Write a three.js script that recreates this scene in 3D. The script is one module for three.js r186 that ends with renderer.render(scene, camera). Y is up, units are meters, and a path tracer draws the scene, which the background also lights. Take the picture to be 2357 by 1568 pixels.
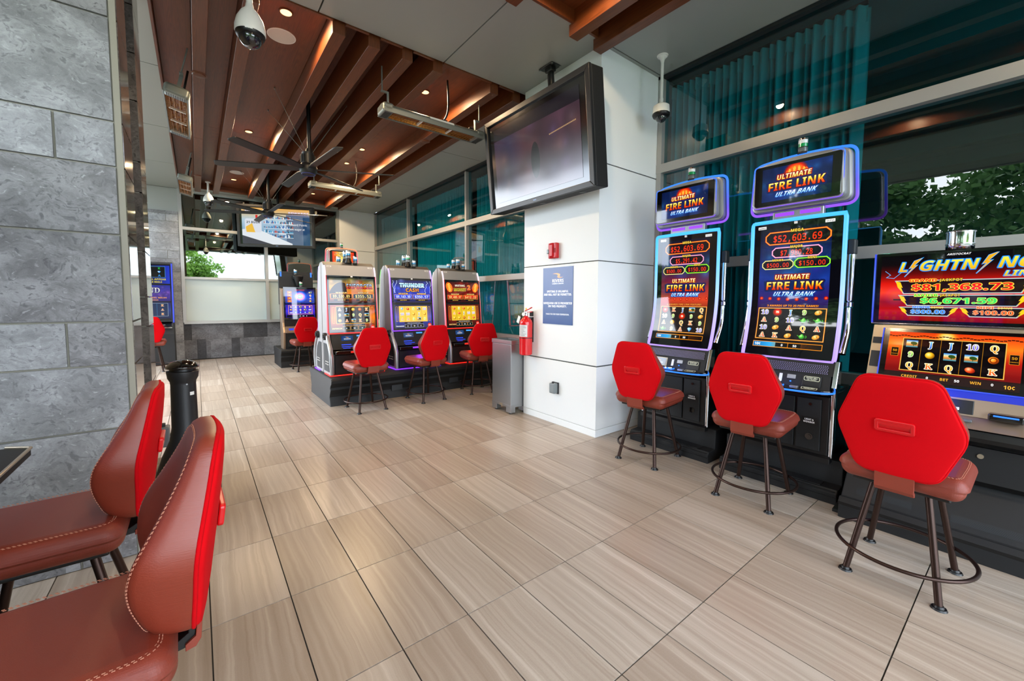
import * as THREE from 'three';
import { RoundedBoxGeometry } from 'three/addons/geometries/RoundedBoxGeometry.js';
import { mergeGeometries } from 'three/addons/utils/BufferGeometryUtils.js';
import { ImprovedNoise } from 'three/addons/math/ImprovedNoise.js';
import { RectAreaLightUniformsLib } from 'three/addons/lights/RectAreaLightUniformsLib.js';

// ---------------------------------------------------------------- camera, sky, exposure
const scene = new THREE.Scene();
const renderer = new THREE.WebGLRenderer({ antialias: true });
renderer.toneMapping = THREE.LinearToneMapping;
renderer.toneMappingExposure = 1.0;
renderer.shadowMap.enabled = true;
RectAreaLightUniformsLib.init();
const FRAME_W = 2357, FRAME_H = 1568, FOCAL = 937.67;
const camera = new THREE.PerspectiveCamera(2 * Math.atan(FRAME_H / 2 / FOCAL) * 180 / Math.PI, FRAME_W / FRAME_H, 0.05, 120);
camera.position.set(-0.3045, 1.408, 2.096);
camera.up.set(0.03563, 0.99795, -0.05324);
camera.lookAt(-0.3045 + 0.60935, 1.408 - 0.06392, 2.096 - 0.79032);
camera.setViewOffset(FRAME_W, FRAME_H, 1.85, 33.3, FRAME_W, FRAME_H);   // shifted lens
camera.updateMatrixWorld(true);
const SKY = 10.2;                     // radiance of the bright cloud cover
const perlin = new ImprovedNoise();
const fbm = (x, y, z, n = 5) => { let s = 0, a = 0.5, f = 1; for (let i = 0; i < n; i++) { s += a * perlin.noise(x * f, y * f, z * f); a *= 0.5; f *= 2.03; } return s; };
{
  const w = 512, h = 256, d = new Float32Array(w * h * 4);
  for (let j = 0; j < h; j++) for (let i = 0; i < w; i++) {
    const el = (j / (h - 1) - 0.5) * Math.PI, az = i / w * Math.PI * 2;
    const X = Math.cos(el) * Math.cos(az), Y = Math.sin(el), Z = Math.cos(el) * Math.sin(az);
    const c = Math.min(1, Math.max(0, 0.72 + 1.5 * fbm(X * 2.2 + 4, Y * 4 + 1, Z * 2.2 - 3)));
    const k = (j * w + i) * 4, blue = [0.34, 0.52, 0.8], white = [0.93, 0.97, 1.0];
    for (let q = 0; q < 3; q++) d[k + q] = SKY * (blue[q] * (1 - c) + white[q] * c);
    d[k + 3] = 1;
  }
  const t = new THREE.DataTexture(d, w, h, THREE.RGBAFormat, THREE.FloatType);
  t.mapping = THREE.EquirectangularReflectionMapping; t.magFilter = THREE.LinearFilter; t.needsUpdate = true;
  scene.background = t; scene.environment = t;
}

// ---------------------------------------------------------------- helpers
let seed = 7;
const rnd = () => { seed = (seed * 1664525 + 1013904223) >>> 0; return seed / 4294967296; };
const R = (a, b) => a + (b - a) * rnd();
const used = {};
const numbered = (n) => { const k = used[n] = (used[n] ?? -1) + 1; return k ? n + '_' + String(k).padStart(3, '0') : n; };
function join(list) {
  list = (Array.isArray(list) ? list : [list]).map((g) => {
    const q = g.index ? g.toNonIndexed() : g;
    for (const a of Object.keys(q.attributes)) if (!['position', 'normal', 'uv'].includes(a)) q.deleteAttribute(a);
    return q;
  });
  const g = list.length > 1 ? mergeGeometries(list) : list[0];
  g.clearGroups();
  return g;
}
function shade(o) { o.castShadow = o.receiveShadow = true; return o; }
function part(name, geo, mat, parent) { const m = shade(new THREE.Mesh(join(geo), mat)); m.name = name; parent.add(m); return m; }
function piece(name, geo, mat, parent) { const m = shade(new THREE.Mesh(geo, mat)); m.name = name; parent.add(m); return m; }   // shares geometry
function thing(name, label, category, pos = [0, 0, 0], turn = 0, group) {
  const o = new THREE.Group(); o.name = numbered(name); o.position.set(...pos); o.rotation.y = turn;
  o.userData = { label, category }; if (group) o.userData.group = group;
  scene.add(o); return o;
}
function struct(name) { const o = new THREE.Group(); o.name = numbered(name); o.userData = { kind: 'structure' }; scene.add(o); return o; }
function copy(src, pos, turn, label, group) {
  const o = src.clone(); o.name = numbered(src.name.replace(/_\d{3}$/, '')); o.userData = { ...src.userData, label };
  if (group) o.userData.group = group;
  o.position.set(...pos); o.rotation.set(0, turn, 0); scene.add(o); return o;
}
const box = (w, h, d, x = 0, y = 0, z = 0) => new THREE.BoxGeometry(w, h, d).translate(x, y, z);
const span = (x0, x1, y0, y1, z0, z1) => box(x1 - x0, y1 - y0, z1 - z0, (x0 + x1) / 2, (y0 + y1) / 2, (z0 + z1) / 2);
const rbox = (w, h, d, r, x = 0, y = 0, z = 0, n = 3) => new RoundedBoxGeometry(w, h, d, n, r).translate(x, y, z);
const cyl = (r0, r1, h, x = 0, y = 0, z = 0, n = 28) => new THREE.CylinderGeometry(r1, r0, h, n).translate(x, y, z);
const lathe = (pts, n = 36) => new THREE.LatheGeometry(pts.map((p) => new THREE.Vector2(...p)), n);
const V = (x, y, z) => new THREE.Vector3(x, y, z);
function rod(a, b, r, r2 = r, n = 14) {
  const A = V(...a), B = V(...b), d = B.clone().sub(A), g = new THREE.CylinderGeometry(r2, r, d.length(), n);
  g.applyQuaternion(new THREE.Quaternion().setFromUnitVectors(V(0, 1, 0), d.clone().normalize()));
  return g.translate((A.x + B.x) / 2, (A.y + B.y) / 2, (A.z + B.z) / 2);
}
const tube = (pts, r, closed = false, n = 64, rs = 8, tension = 0.5) => new THREE.TubeGeometry(new THREE.CatmullRomCurve3(pts.map((p) => V(...p)), closed, 'catmullrom', tension), n, r, rs, closed);
// side profile [z, y] swept along x
function extrudeX(pts, w, bevel = 0.006, x = 0) {
  const s = new THREE.Shape(pts.map((p) => new THREE.Vector2(p[0], p[1])));
  const g = new THREE.ExtrudeGeometry(s, { depth: w - 2 * bevel, bevelEnabled: bevel > 0, bevelSize: bevel, bevelThickness: bevel, bevelSegments: 2, bevelOffset: -bevel, curveSegments: 12 });
  return g.rotateY(-Math.PI / 2).translate(w / 2 - bevel + x, 0, 0);
}
// outline [x, y] swept along z, front at z = d
function extrudeZ(shape, d, bevel = 0.005, z = 0, curve = 10) {
  const g = new THREE.ExtrudeGeometry(shape, { depth: d - 2 * bevel, bevelEnabled: bevel > 0, bevelSize: bevel, bevelThickness: bevel, bevelSegments: 2, bevelOffset: -bevel, curveSegments: curve });
  return g.translate(0, 0, z + bevel);
}
function rrect(w, h, r, x = 0, y = 0) {
  const s = new THREE.Shape(), a = x - w / 2, b = x + w / 2, c = y - h / 2, d = y + h / 2;
  s.moveTo(a + r, c); s.lineTo(b - r, c); s.absarc(b - r, c + r, r, -Math.PI / 2, 0); s.lineTo(b, d - r); s.absarc(b - r, d - r, r, 0, Math.PI / 2);
  s.lineTo(a + r, d); s.absarc(a + r, d - r, r, Math.PI / 2, Math.PI); s.lineTo(a, c + r); s.absarc(a + r, c + r, r, Math.PI, Math.PI * 1.5);
  return s;
}
function ringShape(w, h, r, t, x = 0, y = 0) { const s = rrect(w, h, r, x, y), i = rrect(w - 2 * t, h - 2 * t, Math.max(0.001, r - t), x, y); s.holes.push(new THREE.Path(i.getPoints(8).reverse())); return s; }
// uv in metres from the dominant axis of each face
function metreUV(g, sx = 1, sy = 1, ox = 0, oy = 0) {
  const q = g.index ? g.toNonIndexed() : g, p = q.attributes.position, n = q.attributes.normal, uv = new Float32Array(p.count * 2);
  for (let i = 0; i < p.count; i++) {
    const ax = Math.abs(n.getX(i)), ay = Math.abs(n.getY(i)), az = Math.abs(n.getZ(i));
    let u, v;
    if (ay > ax && ay > az) { u = p.getX(i); v = p.getZ(i); } else if (ax > az) { u = p.getZ(i); v = p.getY(i); } else { u = p.getX(i); v = p.getY(i); }
    uv[i * 2] = u * sx + ox; uv[i * 2 + 1] = v * sy + oy;
  }
  q.setAttribute('uv', new THREE.BufferAttribute(uv, 2)); return q;
}

// ---------------------------------------------------------------- textures
function canvasTex(w, h, draw, srgb = true) {
  const c = document.createElement('canvas'); c.width = w; c.height = h;
  draw(c.getContext('2d'), w, h);
  const t = new THREE.CanvasTexture(c); if (srgb) t.colorSpace = THREE.SRGBColorSpace;
  t.magFilter = THREE.LinearFilter; return t;
}
function dataTex(w, h, fn, srgb = true, wrap = true) {
  const d = new Uint8Array(w * h * 4);
  for (let j = 0; j < h; j++) for (let i = 0; i < w; i++) { const c = fn(i / w, j / h), k = (j * w + i) * 4; for (let q = 0; q < 3; q++) d[k + q] = Math.max(0, Math.min(255, Array.isArray(c) ? c[q] : c)); d[k + 3] = 255; }
  const t = new THREE.DataTexture(d, w, h); if (srgb) t.colorSpace = THREE.SRGBColorSpace;
  t.magFilter = THREE.LinearFilter; t.minFilter = THREE.LinearMipmapLinearFilter; t.generateMipmaps = true; if (wrap) t.wrapS = t.wrapT = THREE.RepeatWrapping; t.needsUpdate = true; return t;
}
const mixc = (a, b, t) => a.map((v, i) => v + (b[i] - v) * t);
const sm = (a, b, x) => { const t = Math.max(0, Math.min(1, (x - a) / (b - a))); return t * t * (3 - 2 * t); };
// travertine tile with wavy grain along the long side (u across .305 m, v along .603 m)
const tileTex = [0, 1, 2, 3].map((s) => dataTex(384, 512, (u, v) => {
  const x = u * 0.305, y = v * 0.603, o = s * 13.7;
  const wv = x + 0.012 * fbm(x * 6 + o, y * 5, o) + 0.02 * fbm(o, y * 2.2, x * 2) ;
  const band = fbm(wv * 26 + o, y * 0.55, o * 2, 4), fine = perlin.noise(wv * 260 + o * 9, y * 3, o), mid = perlin.noise(wv * 85 + o * 3, y * 1.2, o);
  let c = mixc([186, 174, 160], [165, 151, 136], sm(-0.4, 0.5, band));
  c = mixc(c, [140, 123, 107], 0.3 * sm(0.15, 0.65, mid) + 0.14 * sm(0.2, 0.7, fine));
  c = mixc(c, [200, 190, 177], 0.5 * sm(0.25, 0.55, -mid * 0.7 - band));
  const b = 5 * perlin.noise(x * 300, y * 300, o);
  return c.map((q) => q + b);
}, true, false));
// warm laminate wood, grain along v
const woodTex = dataTex(512, 512, (u, v) => {
  const g = 8 * perlin.noise(u * 14, v * 2, 3) + 0.6 * perlin.noise(u * 50, v * 4, 8), l = 0.5 + 0.5 * Math.sin(g * 5);
  const f = perlin.noise(u * 190, v * 7, 1.5);
  let c = mixc([158, 96, 55], [124, 71, 39], 0.55 * l + 0.3 * sm(0, 0.6, f));
  c = mixc(c, [92, 54, 32], 0.5 * sm(0.25, 0.6, f));
  return c;
});
function stoneTex(o, lo, hi, dark) {
  return dataTex(512, 512, (u, v) => {
    const x = u * 4, y = v * 4, wx = x + 0.35 * fbm(x * 1.6, y * 1.6, o + 5), wy = y + 0.35 * fbm(x * 1.6 + 9, y * 1.6, o + 2), d = wx * 0.8 + wy * 0.6;
    const n = fbm(wx * 1.1, wy * 1.5, o, 6), m = fbm(wx * 5 + d * 2, wy * 8 + 3, o + 4, 6), fl = fbm(wx * 9 + 4, wy * 14 + d * 3, o + 6, 5);
    let c = mixc(lo, hi, sm(-0.5, 0.5, n + 0.6 * m));
    c = mixc(c, dark, 0.55 * sm(0.12, 0.4, m) + 0.5 * sm(0.22, 0.45, fl));
    c = mixc(c, [218, 221, 224], 0.45 * sm(0.2, 0.5, -fl - 0.2 * m));
    c = mixc(c, dark, 0.45 * (1 - sm(0, 0.012, Math.abs(fbm(wx * 0.8 + 7, wy * 1.1, o + 8, 5)))) * sm(0, 0.3, n + 0.2));
    return c.map((q) => q + 9 * perlin.noise(x * 70, y * 70, o));
  });
}
const stoneA = stoneTex(1.3, [122, 123, 125], [172, 174, 176], [80, 80, 83]);
const stoneB = stoneTex(21.7, [100, 99, 100], [150, 150, 152], [58, 57, 60]);
const noiseTex = dataTex(256, 256, (u, v) => 128 + 60 * perlin.noise(u * 64, v * 64, 2.2) + 50 * perlin.noise(u * 16, v * 16, 7.7), false);
const patchTex = dataTex(256, 256, (u, v) => { const n = fbm(u * 5, v * 5, 3.3, 5); return 128 + 190 * n; }, false);
const weaveTex = dataTex(128, 128, (u, v) => 128 + 55 * Math.sin(u * 128 * Math.PI / 2) * Math.sin(v * 128 * Math.PI / 2) + 45 * perlin.noise(u * 40, v * 40, 1), false);
const leatherTex = dataTex(256, 256, (u, v) => { const a = Math.abs(fbm(u * 26, v * 26, 4.4, 3)); return 255 * sm(0, 0.2, a); }, false);
const rep = (t, x, y) => { const c = t.clone(); c.repeat.set(x, y); c.wrapS = c.wrapT = THREE.RepeatWrapping; c.needsUpdate = true; return c; };
const std = (o) => new THREE.MeshStandardMaterial(o), phy = (o) => new THREE.MeshPhysicalMaterial(o);
const glow = (c, k = 1, more = {}) => std({ color: 0x111111, emissive: c, emissiveIntensity: k, roughness: 0.4, ...more });
const weave40 = rep(weaveTex, 14, 14), leather5 = rep(leatherTex, 9, 9), noise3 = rep(noiseTex, 3, 3);
const M = {
  grout: std({ color: 0x3a3835, roughness: 0.95 }),
  panel: std({ color: 0xa0a39e, roughness: 0.42, metalness: 0.15, bumpMap: patchTex, bumpScale: 0.0004 }),
  white: std({ color: 0xe9edee, roughness: 0.4, bumpMap: patchTex, bumpScale: 0.0004 }),
  whiteTrim: std({ color: 0xdfe2e2, roughness: 0.45 }),
  seam: std({ color: 0x4c5050, roughness: 0.9 }),
  frame: std({ color: 0xa9aaa8, roughness: 0.4, metalness: 0.35 }),
  wood: std({ map: rep(woodTex, 1, 1), color: 0xb8a28e, roughness: 0.4 }),
  concrete: std({ color: 0x8b8984, roughness: 0.9 }),
  stoneA: std({ map: stoneA, roughness: 0.5, bumpMap: noiseTex, bumpScale: 0.0006 }),
  stoneB: std({ map: stoneB, roughness: 0.42, bumpMap: noiseTex, bumpScale: 0.0006 }),
  stonePolished: std({ map: stoneB, color: 0xd8cdc4, roughness: 0.07 }),
  stoneRough: std({ map: stoneB, color: 0xb9b2a8, roughness: 0.95, bumpMap: patchTex, bumpScale: 0.012 }),
  mortar: std({ color: 0x9c998b, roughness: 0.95 }),
  slate: std({ map: stoneB, color: 0xc9c9cc, roughness: 0.6 }), slateDark: std({ map: stoneB, color: 0x77777c, roughness: 0.6 }), slateLight: std({ map: stoneA, color: 0xd0d0d2, roughness: 0.6 }),
  teal: phy({ color: 0x48c0cc, transmission: 1, thickness: 0, roughness: 0.0, ior: 1.95 }),
  mirrorGlass: phy({ color: 0x8b9492, metalness: 1, roughness: 0.015 }),
  frost: std({ color: 0xbccac7, roughness: 0.3 }),
  curtain: std({ color: 0xc2cac8, roughness: 0.95, side: THREE.DoubleSide }),
  black: std({ color: 0x0b0b0c, roughness: 0.38 }),
  blackMatte: std({ color: 0x0b0c0e, roughness: 0.62, bumpMap: noise3, bumpScale: 0.0004 }),
  blackGloss: phy({ color: 0x060607, roughness: 0.12, clearcoat: 1, clearcoatRoughness: 0.04 }),
  darkGrey: std({ color: 0x212427, roughness: 0.5 }),
  silver: std({ color: 0xa6a8ac, roughness: 0.34, metalness: 0.6 }),
  greyPaint: std({ color: 0xa9a7a8, roughness: 0.42, metalness: 0.25 }),
  taupe: std({ color: 0x56504a, roughness: 0.5 }),
  bronze: std({ color: 0x9c8672, roughness: 0.3, metalness: 0.55 }),
  champagne: std({ color: 0xa89c88, roughness: 0.3, metalness: 0.6 }),
  chrome: std({ color: 0xdcdfe3, roughness: 0.1, metalness: 1 }),
  steel: std({ color: 0x9d9fa1, roughness: 0.3, metalness: 0.9, bumpMap: noise3, bumpScale: 0.0002 }),
  galv: std({ color: 0x787d79, roughness: 0.42, metalness: 0.6 }),
  leather: phy({ color: 0x80301e, roughness: 0.44, clearcoat: 0.2, clearcoatRoughness: 0.35, bumpMap: leather5, bumpScale: 0.00012 }),
  fabric: phy({ color: 0xc4000c, roughness: 0.95, specularIntensity: 0.3, bumpMap: weave40, bumpScale: 0.0004 }),
  redPlastic: std({ color: 0xc40610, roughness: 0.28 }), redDark: std({ color: 0xa30a10, roughness: 0.5 }),
  stitch: std({ color: 0xb87a62, roughness: 0.8 }),
  leg: std({ color: 0x3b2a24, roughness: 0.3, metalness: 0.7 }),
  alarmRed: std({ color: 0xc3131c, roughness: 0.35 }), extRed: phy({ color: 0xcf0d17, roughness: 0.25, clearcoat: 0.6 }),
  whitePlastic: std({ color: 0xe6e6e2, roughness: 0.35 }), clearPlastic: phy({ color: 0xb9c4c8, roughness: 0.12, transmission: 0.75, thickness: 0, ior: 1.5 }),
  smoke: phy({ color: 0x1a1c20, roughness: 0.03, clearcoat: 1 }),
  amber: std({ color: 0xb77a32, roughness: 0.16, metalness: 0.9 }), element: std({ color: 0x94602c, roughness: 0.4 }),
  fan: std({ color: 0x17181b, roughness: 0.45 }),
  yellow: std({ color: 0xe6c41c, roughness: 0.5 }), green: phy({ color: 0x0d9a55, roughness: 0.2, clearcoat: 1 }), blueLens: phy({ color: 0x2a8fd0, roughness: 0.2, clearcoat: 1 }), whiteLens: phy({ color: 0xe9eef2, roughness: 0.15, clearcoat: 1 }),
};

// ---------------------------------------------------------------- the place
const H = 3.87, SLAT = 3.77, DECK = 3.97, XW = 3.83, XC = 2.88, ZF = -9.85, XL = -3.4, ZB = 4.7;
function woodUV(g, o = 0) {
  const q = g.index ? g.toNonIndexed() : g, p = q.attributes.position, n = q.attributes.normal, uv = new Float32Array(p.count * 2);
  for (let i = 0; i < p.count; i++) {
    const end = Math.abs(n.getZ(i)) > 0.7, up = Math.abs(n.getY(i)) > 0.7;
    uv[i * 2] = (end || up ? p.getX(i) : p.getY(i)) * 2 + o; uv[i * 2 + 1] = end ? p.getY(i) * 0.5 : p.getZ(i) * 0.45 + o * 1.7;
  }
  q.setAttribute('uv', new THREE.BufferAttribute(uv, 2)); return q;
}
// ground outside
{
  const g = struct('ground');
  part('asphalt', box(70, 0.2, 70, 0, -0.16, 0), std({ color: 0x6b6e6a, roughness: 0.95, bumpMap: rep(noiseTex, 60, 60), bumpScale: 0.004 }), g);
  part('lawn', [span(-34, -7.2, -0.06, -0.02, -30, 30), span(-7.2, 8, -0.06, -0.02, 8.5, 30)], std({ color: 0x4c6b2c, roughness: 1, bumpMap: rep(noiseTex, 90, 90), bumpScale: 0.03 }), g);
}
// floor: every tile its own piece, those showing largest in view
{
  const f = struct('floor'), TW = 0.305, TL = 0.603;
  part('bedding', span(XL, XW + 0.1, -0.3, -0.006, ZF - 0.1, ZB), M.grout, f);
  const tones = ['#ffffff', '#f3efec', '#e9e4e0'], mats = [];
  for (const t of tileTex) for (const c of tones) mats.push(std({ map: t, color: c, roughness: 0.3, bumpMap: patchTex, bumpScale: 0.0003 }));
  const tg = box(TW - 0.0052, 0.012, TL - 0.0052, 0, -0.006, 0), tgr = tg.clone().rotateY(Math.PI);
  const list = [], e = camera.matrixWorldInverse, vp = V(0, 0, 0);
  for (let i = -10; i < 14; i++) for (let j = -7; j < 17; j++) {
    const x = (i + 0.5) * TW, z = -(j + 0.5) * TL;
    if (x - TW / 2 < XL - 0.01 || x + TW / 2 > XW + 0.2 || z - TL / 2 < ZF - 0.2 || z + TL / 2 > ZB + 0.1) continue;
    vp.set(x, 0, z).applyMatrix4(e);
    const dd = -vp.z, inside = dd > 0.3 && Math.abs(vp.x / dd) < 1.35 && vp.y / dd < 0 && vp.y / dd > -1.15;
    const under = x > 1.1 && x < 3.8 && z < -3.6 && z > -4.6, behind = x < -0.6 && z < -0.9;
    list.push({ x, z, k: inside && !under && !behind ? 1 / (dd * dd * dd) : 0, m: Math.floor(rnd() * mats.length), turn: rnd() < 0.5 });
  }
  list.sort((a, b) => b.k - a.k);
  const rest = [[], []];
  list.forEach((t, n) => {
    if (n < 300 && t.k > 0) { const m = piece(n ? 'floor_tile_' + String(n).padStart(3, '0') : 'floor_tile', t.turn ? tgr : tg, mats[t.m], f); m.position.set(t.x, 0, t.z); }
    else rest[n % 2].push((t.turn ? tgr : tg).clone().translate(t.x, 0, t.z));
  });
  rest.forEach((r, i) => { if (r.length) part('distant_floor_tiles', r, mats[i * 5 + 1], f).userData.kind = 'stuff'; });
}
// ceiling: metal panels, wood slat bays
const LX = [0.42, 2.02];
{
  const c = struct('ceiling');
  part('roof_slab', span(-2.05, XW + 0.1, 4.32, 4.5, ZF - 0.1, -1.83), M.concrete, c); part('roof_slab', span(XL - 0.1, XW + 0.1, 4.32, 4.5, -1.83, ZB), M.concrete, c);
  const P = (x0, x1, z0, z1) => part('ceiling_panel', span(x0 + 0.006, x1 - 0.006, H, H + 0.03, z0 + 0.006, z1 - 0.006), M.panel, c);
  const B1 = [-0.52, 2.98, -9.5, -1.83], B2 = [-0.52, 2.92, -0.58, 4.3];
  const xs = [XL, -2.42, -1.81, -0.6, 0.612, 1.82, XW];
  for (let i = 0; i < 6; i++) P(xs[i], xs[i + 1], B1[3], B2[2]);
  for (const [a, b] of [[-9.85, -7.73], [-7.73, -5.74], [-5.74, -3.75], [-3.75, -1.83]]) P(-1.95, -0.52, a, b);
  for (const [a, b] of [[-9.85, -8.65], [-8.65, -6.4], [-6.4, -4.12], [-4.12, -1.83]]) P(2.98, XW, a, b);
  P(-0.52, 1.2, ZF, -9.5); P(1.2, 2.98, ZF, -9.5);
  for (const [a, b] of [[-0.58, 1.9], [1.9, ZB]]) { P(2.92, XW, a, b); P(-1.95, -0.52, a, b); P(XL, -1.95, a, b); }
  P(-0.52, 2.92, 4.3, ZB);
  for (const g of [span(XL - 0.1, XL, H - 0.02, 4.5, -1.83, ZB), span(-2.05, -1.95, H - 0.02, 4.5, ZF, -1.83), span(XL, -2.05, H - 0.02, 4.5, -1.93, -1.83), span(XL, XW, H - 0.02, 4.5, ZB, ZB + 0.1)]) part('edge_fascia', g, M.panel, c);
  const slats = [-0.2, 0.125, 0.79, 1.105, 1.435, 1.77, 2.485, 2.81];
  const flats = [[-0.52, -0.255], [-0.145, 0.07], [0.18, 0.735], [1.825, 2.43]];
  for (const [bay, cuts] of [[B1, [-1.86, -5.62, -9.44]], [B2, [4.25, 1.9, -0.62]]]) {
    for (let k = 0; k < 2; k++) {
      const z1 = cuts[k] - (k ? 0.002 : 0), z0 = cuts[k + 1] + (k ? 0 : 0.002);
      for (const s of slats) part('wood_slat', woodUV(rbox(0.11, DECK - SLAT + 0.1, z1 - z0, 0.004, s, (SLAT + DECK + 0.1) / 2, (z0 + z1) / 2, 1), R(0, 5)), M.wood, c);
      for (const [a, b] of flats) part('wood_plank', woodUV(span(a + 0.004, b - 0.004, DECK, DECK + 0.02, z0, z1), R(0, 5)), M.wood, c);
    }
    part('bay_lining', woodUV(join([span(bay[0] - 0.002, bay[1], 4.28, 4.3, bay[2], bay[3]), span(bay[0] - 0.02, bay[0], H - 0.005, 4.3, bay[2], bay[3]), span(bay[1], bay[1] + 0.02, H - 0.005, 4.3, bay[2], bay[3])])), M.wood, c);
    for (const [a, b] of [...flats, [0.845, 1.05], [1.16, 1.38], [1.49, 1.715], [2.54, 2.755]])
      for (const z of [bay[2] + 0.012, bay[3] - 0.012]) part('end_board', woodUV(box(b - a, 0.22, 0.024, (a + b) / 2, H + 0.1, z), R(0, 5)), M.wood, c);
    part('end_beam', woodUV(box(bay[1] - bay[0], 0.05, 0.05, (bay[0] + bay[1]) / 2, H + 0.005, bay === B1 ? bay[2] + 0.03 : bay[3] - 0.03).rotateY(0)), M.wood, c);
  }
}
// window wall on the right: tinted glazing, frames
function glazing(name, z0, z1, mull, pane, framed) {
  const w = struct(name), ys = [0.06, 0.78, 1.79, 2.87, H], zs = [z0, ...mull, z1];
  for (let i = 0; i < zs.length - 1; i++) for (let k = 0; k < 4; k++) part('pane', new THREE.PlaneGeometry(Math.abs(zs[i + 1] - zs[i]) - 0.03, ys[k + 1] - ys[k] - 0.03).rotateY(-Math.PI / 2).translate(XW + 0.06, (ys[k] + ys[k + 1]) / 2, (zs[i] + zs[i + 1]) / 2), M.teal, w);
  for (const z of framed) part('mullion', box(0.12, H, 0.055, XW + 0.06, H / 2, z), M.frame, w);
  for (const y of [0.78, 1.79, 2.87]) part('transom', box(0.13, 0.095, Math.abs(z1 - z0), XW + 0.062, y, (z0 + z1) / 2), M.frame, w);
  part('sill', box(0.14, 0.1, Math.abs(z1 - z0), XW + 0.07, 0.05, (z0 + z1) / 2), M.frame, w);
  part('window_head', box(0.14, 0.03, Math.abs(z1 - z0), XW + 0.07, H - 0.015, (z0 + z1) / 2), M.darkGrey, w);
}
glazing('window_1', -0.62, ZB, [3.1], null, [-0.585, 3.1, ZB - 0.03]);
glazing('window_2', -9.79, -1.78, [-7.44, -4.72], null, [-9.75, -7.44, -4.72, -2.0]);
// casino hall behind the glazing
{
  const w = struct('wall_hall');
  const dk = std({ color: 0x8d8a86, roughness: 0.9 });
  part('hall_back', span(14, 14.1, 0, 4.2, ZF, ZB + 1), dk, w);
  part('hall_floor', span(XW + 0.15, 14, -0.1, 0, ZF, ZB + 1), std({ color: 0x70555a, roughness: 0.95 }), w);
  part('hall_ceiling', span(XW + 0.15, 14, 4.05, 4.2, ZF, ZB + 1), std({ color: 0x94969a, roughness: 0.8 }), w);
  part('hall_end', [span(XW + 0.15, 14, 0, 4.2, ZF - 0.1, ZF), span(XW + 0.15, 14, 0, 4.2, ZB + 1, ZB + 1.1)], dk, w);
  part('bulkhead', [span(XW + 0.13, 14.1, 3.86, 4.5, ZF, ZB + 1).translate(0, 0.2, 0)], dk, w);
  for (const x of [5.2, 6.4, 7.6, 8.8, 10]) part('hall_beam', span(x, x + 0.18, 3.75, 4.06, ZF, ZB + 1), std({ color: 0x84878a, roughness: 0.6 }), w);
}
// curtains inside the glass
function curtain(z0, z1, y0, y1, label, x = XW + 0.24) {
  const t = thing('curtain', label, 'curtain', [x, y0, (z0 + z1) / 2], 0, 'curtains behind the tinted glazing');
  const L = Math.abs(z1 - z0), nu = Math.round(L * 130), nv = 10, g = new THREE.PlaneGeometry(L, y1 - y0, nu, nv), p = g.attributes.position;
  for (let i = 0; i < p.count; i++) {
    const u = p.getX(i), v = (p.getY(i) + (y1 - y0) / 2) / (y1 - y0), ph = u * 88 + 3.4 * fbm(u * 3, v * 0.4, x + z0);
    p.setZ(i, (0.045 + 0.05 * fbm(u * 5, 0, 3 + z0)) * Math.sin(ph) + 0.05 * fbm(u * 2, v * 1.5, 9));
    p.setX(i, u + 0.012 * Math.sin(ph * 0.5 + v * 2));
  }
  g.computeVertexNormals(); g.rotateY(-Math.PI / 2).translate(0, (y1 - y0) / 2, 0);
  part('drape', g, M.curtain, t);
  const hg = new THREE.PlaneGeometry(L, 0.13, nu, 1), hp = hg.attributes.position;
  for (let i = 0; i < hp.count; i++) hp.setZ(i, 0.03 * Math.sin(hp.getX(i) * 88 + 3.4 * fbm(hp.getX(i) * 3, 0.4, x + z0)) + 0.008);
  hg.computeVertexNormals(); part('heading_tape', hg.rotateY(-Math.PI / 2).translate(-0.016, y1 - y0 - 0.065, 0), M.curtain, t);
  part('rail', box(0.03, 0.03, L, 0.0, y1 - y0 + 0.02, 0), M.darkGrey, t);
}
curtain(-0.58, 1.12, 0.1, 3.8, 'long curtain hanging behind the glass beside the two portrait-screen machines');
curtain(-7.3, -4.85, 0.1, 3.72, 'curtain behind the far panes between the two mullions');
curtain(-4.6, -1.9, 0.1, 3.72, 'curtain behind the panes next to the white pillar');
curtain(-9.7, -7.6, 0.1, 3.72, 'curtain behind the panes nearest the back wall');
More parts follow.
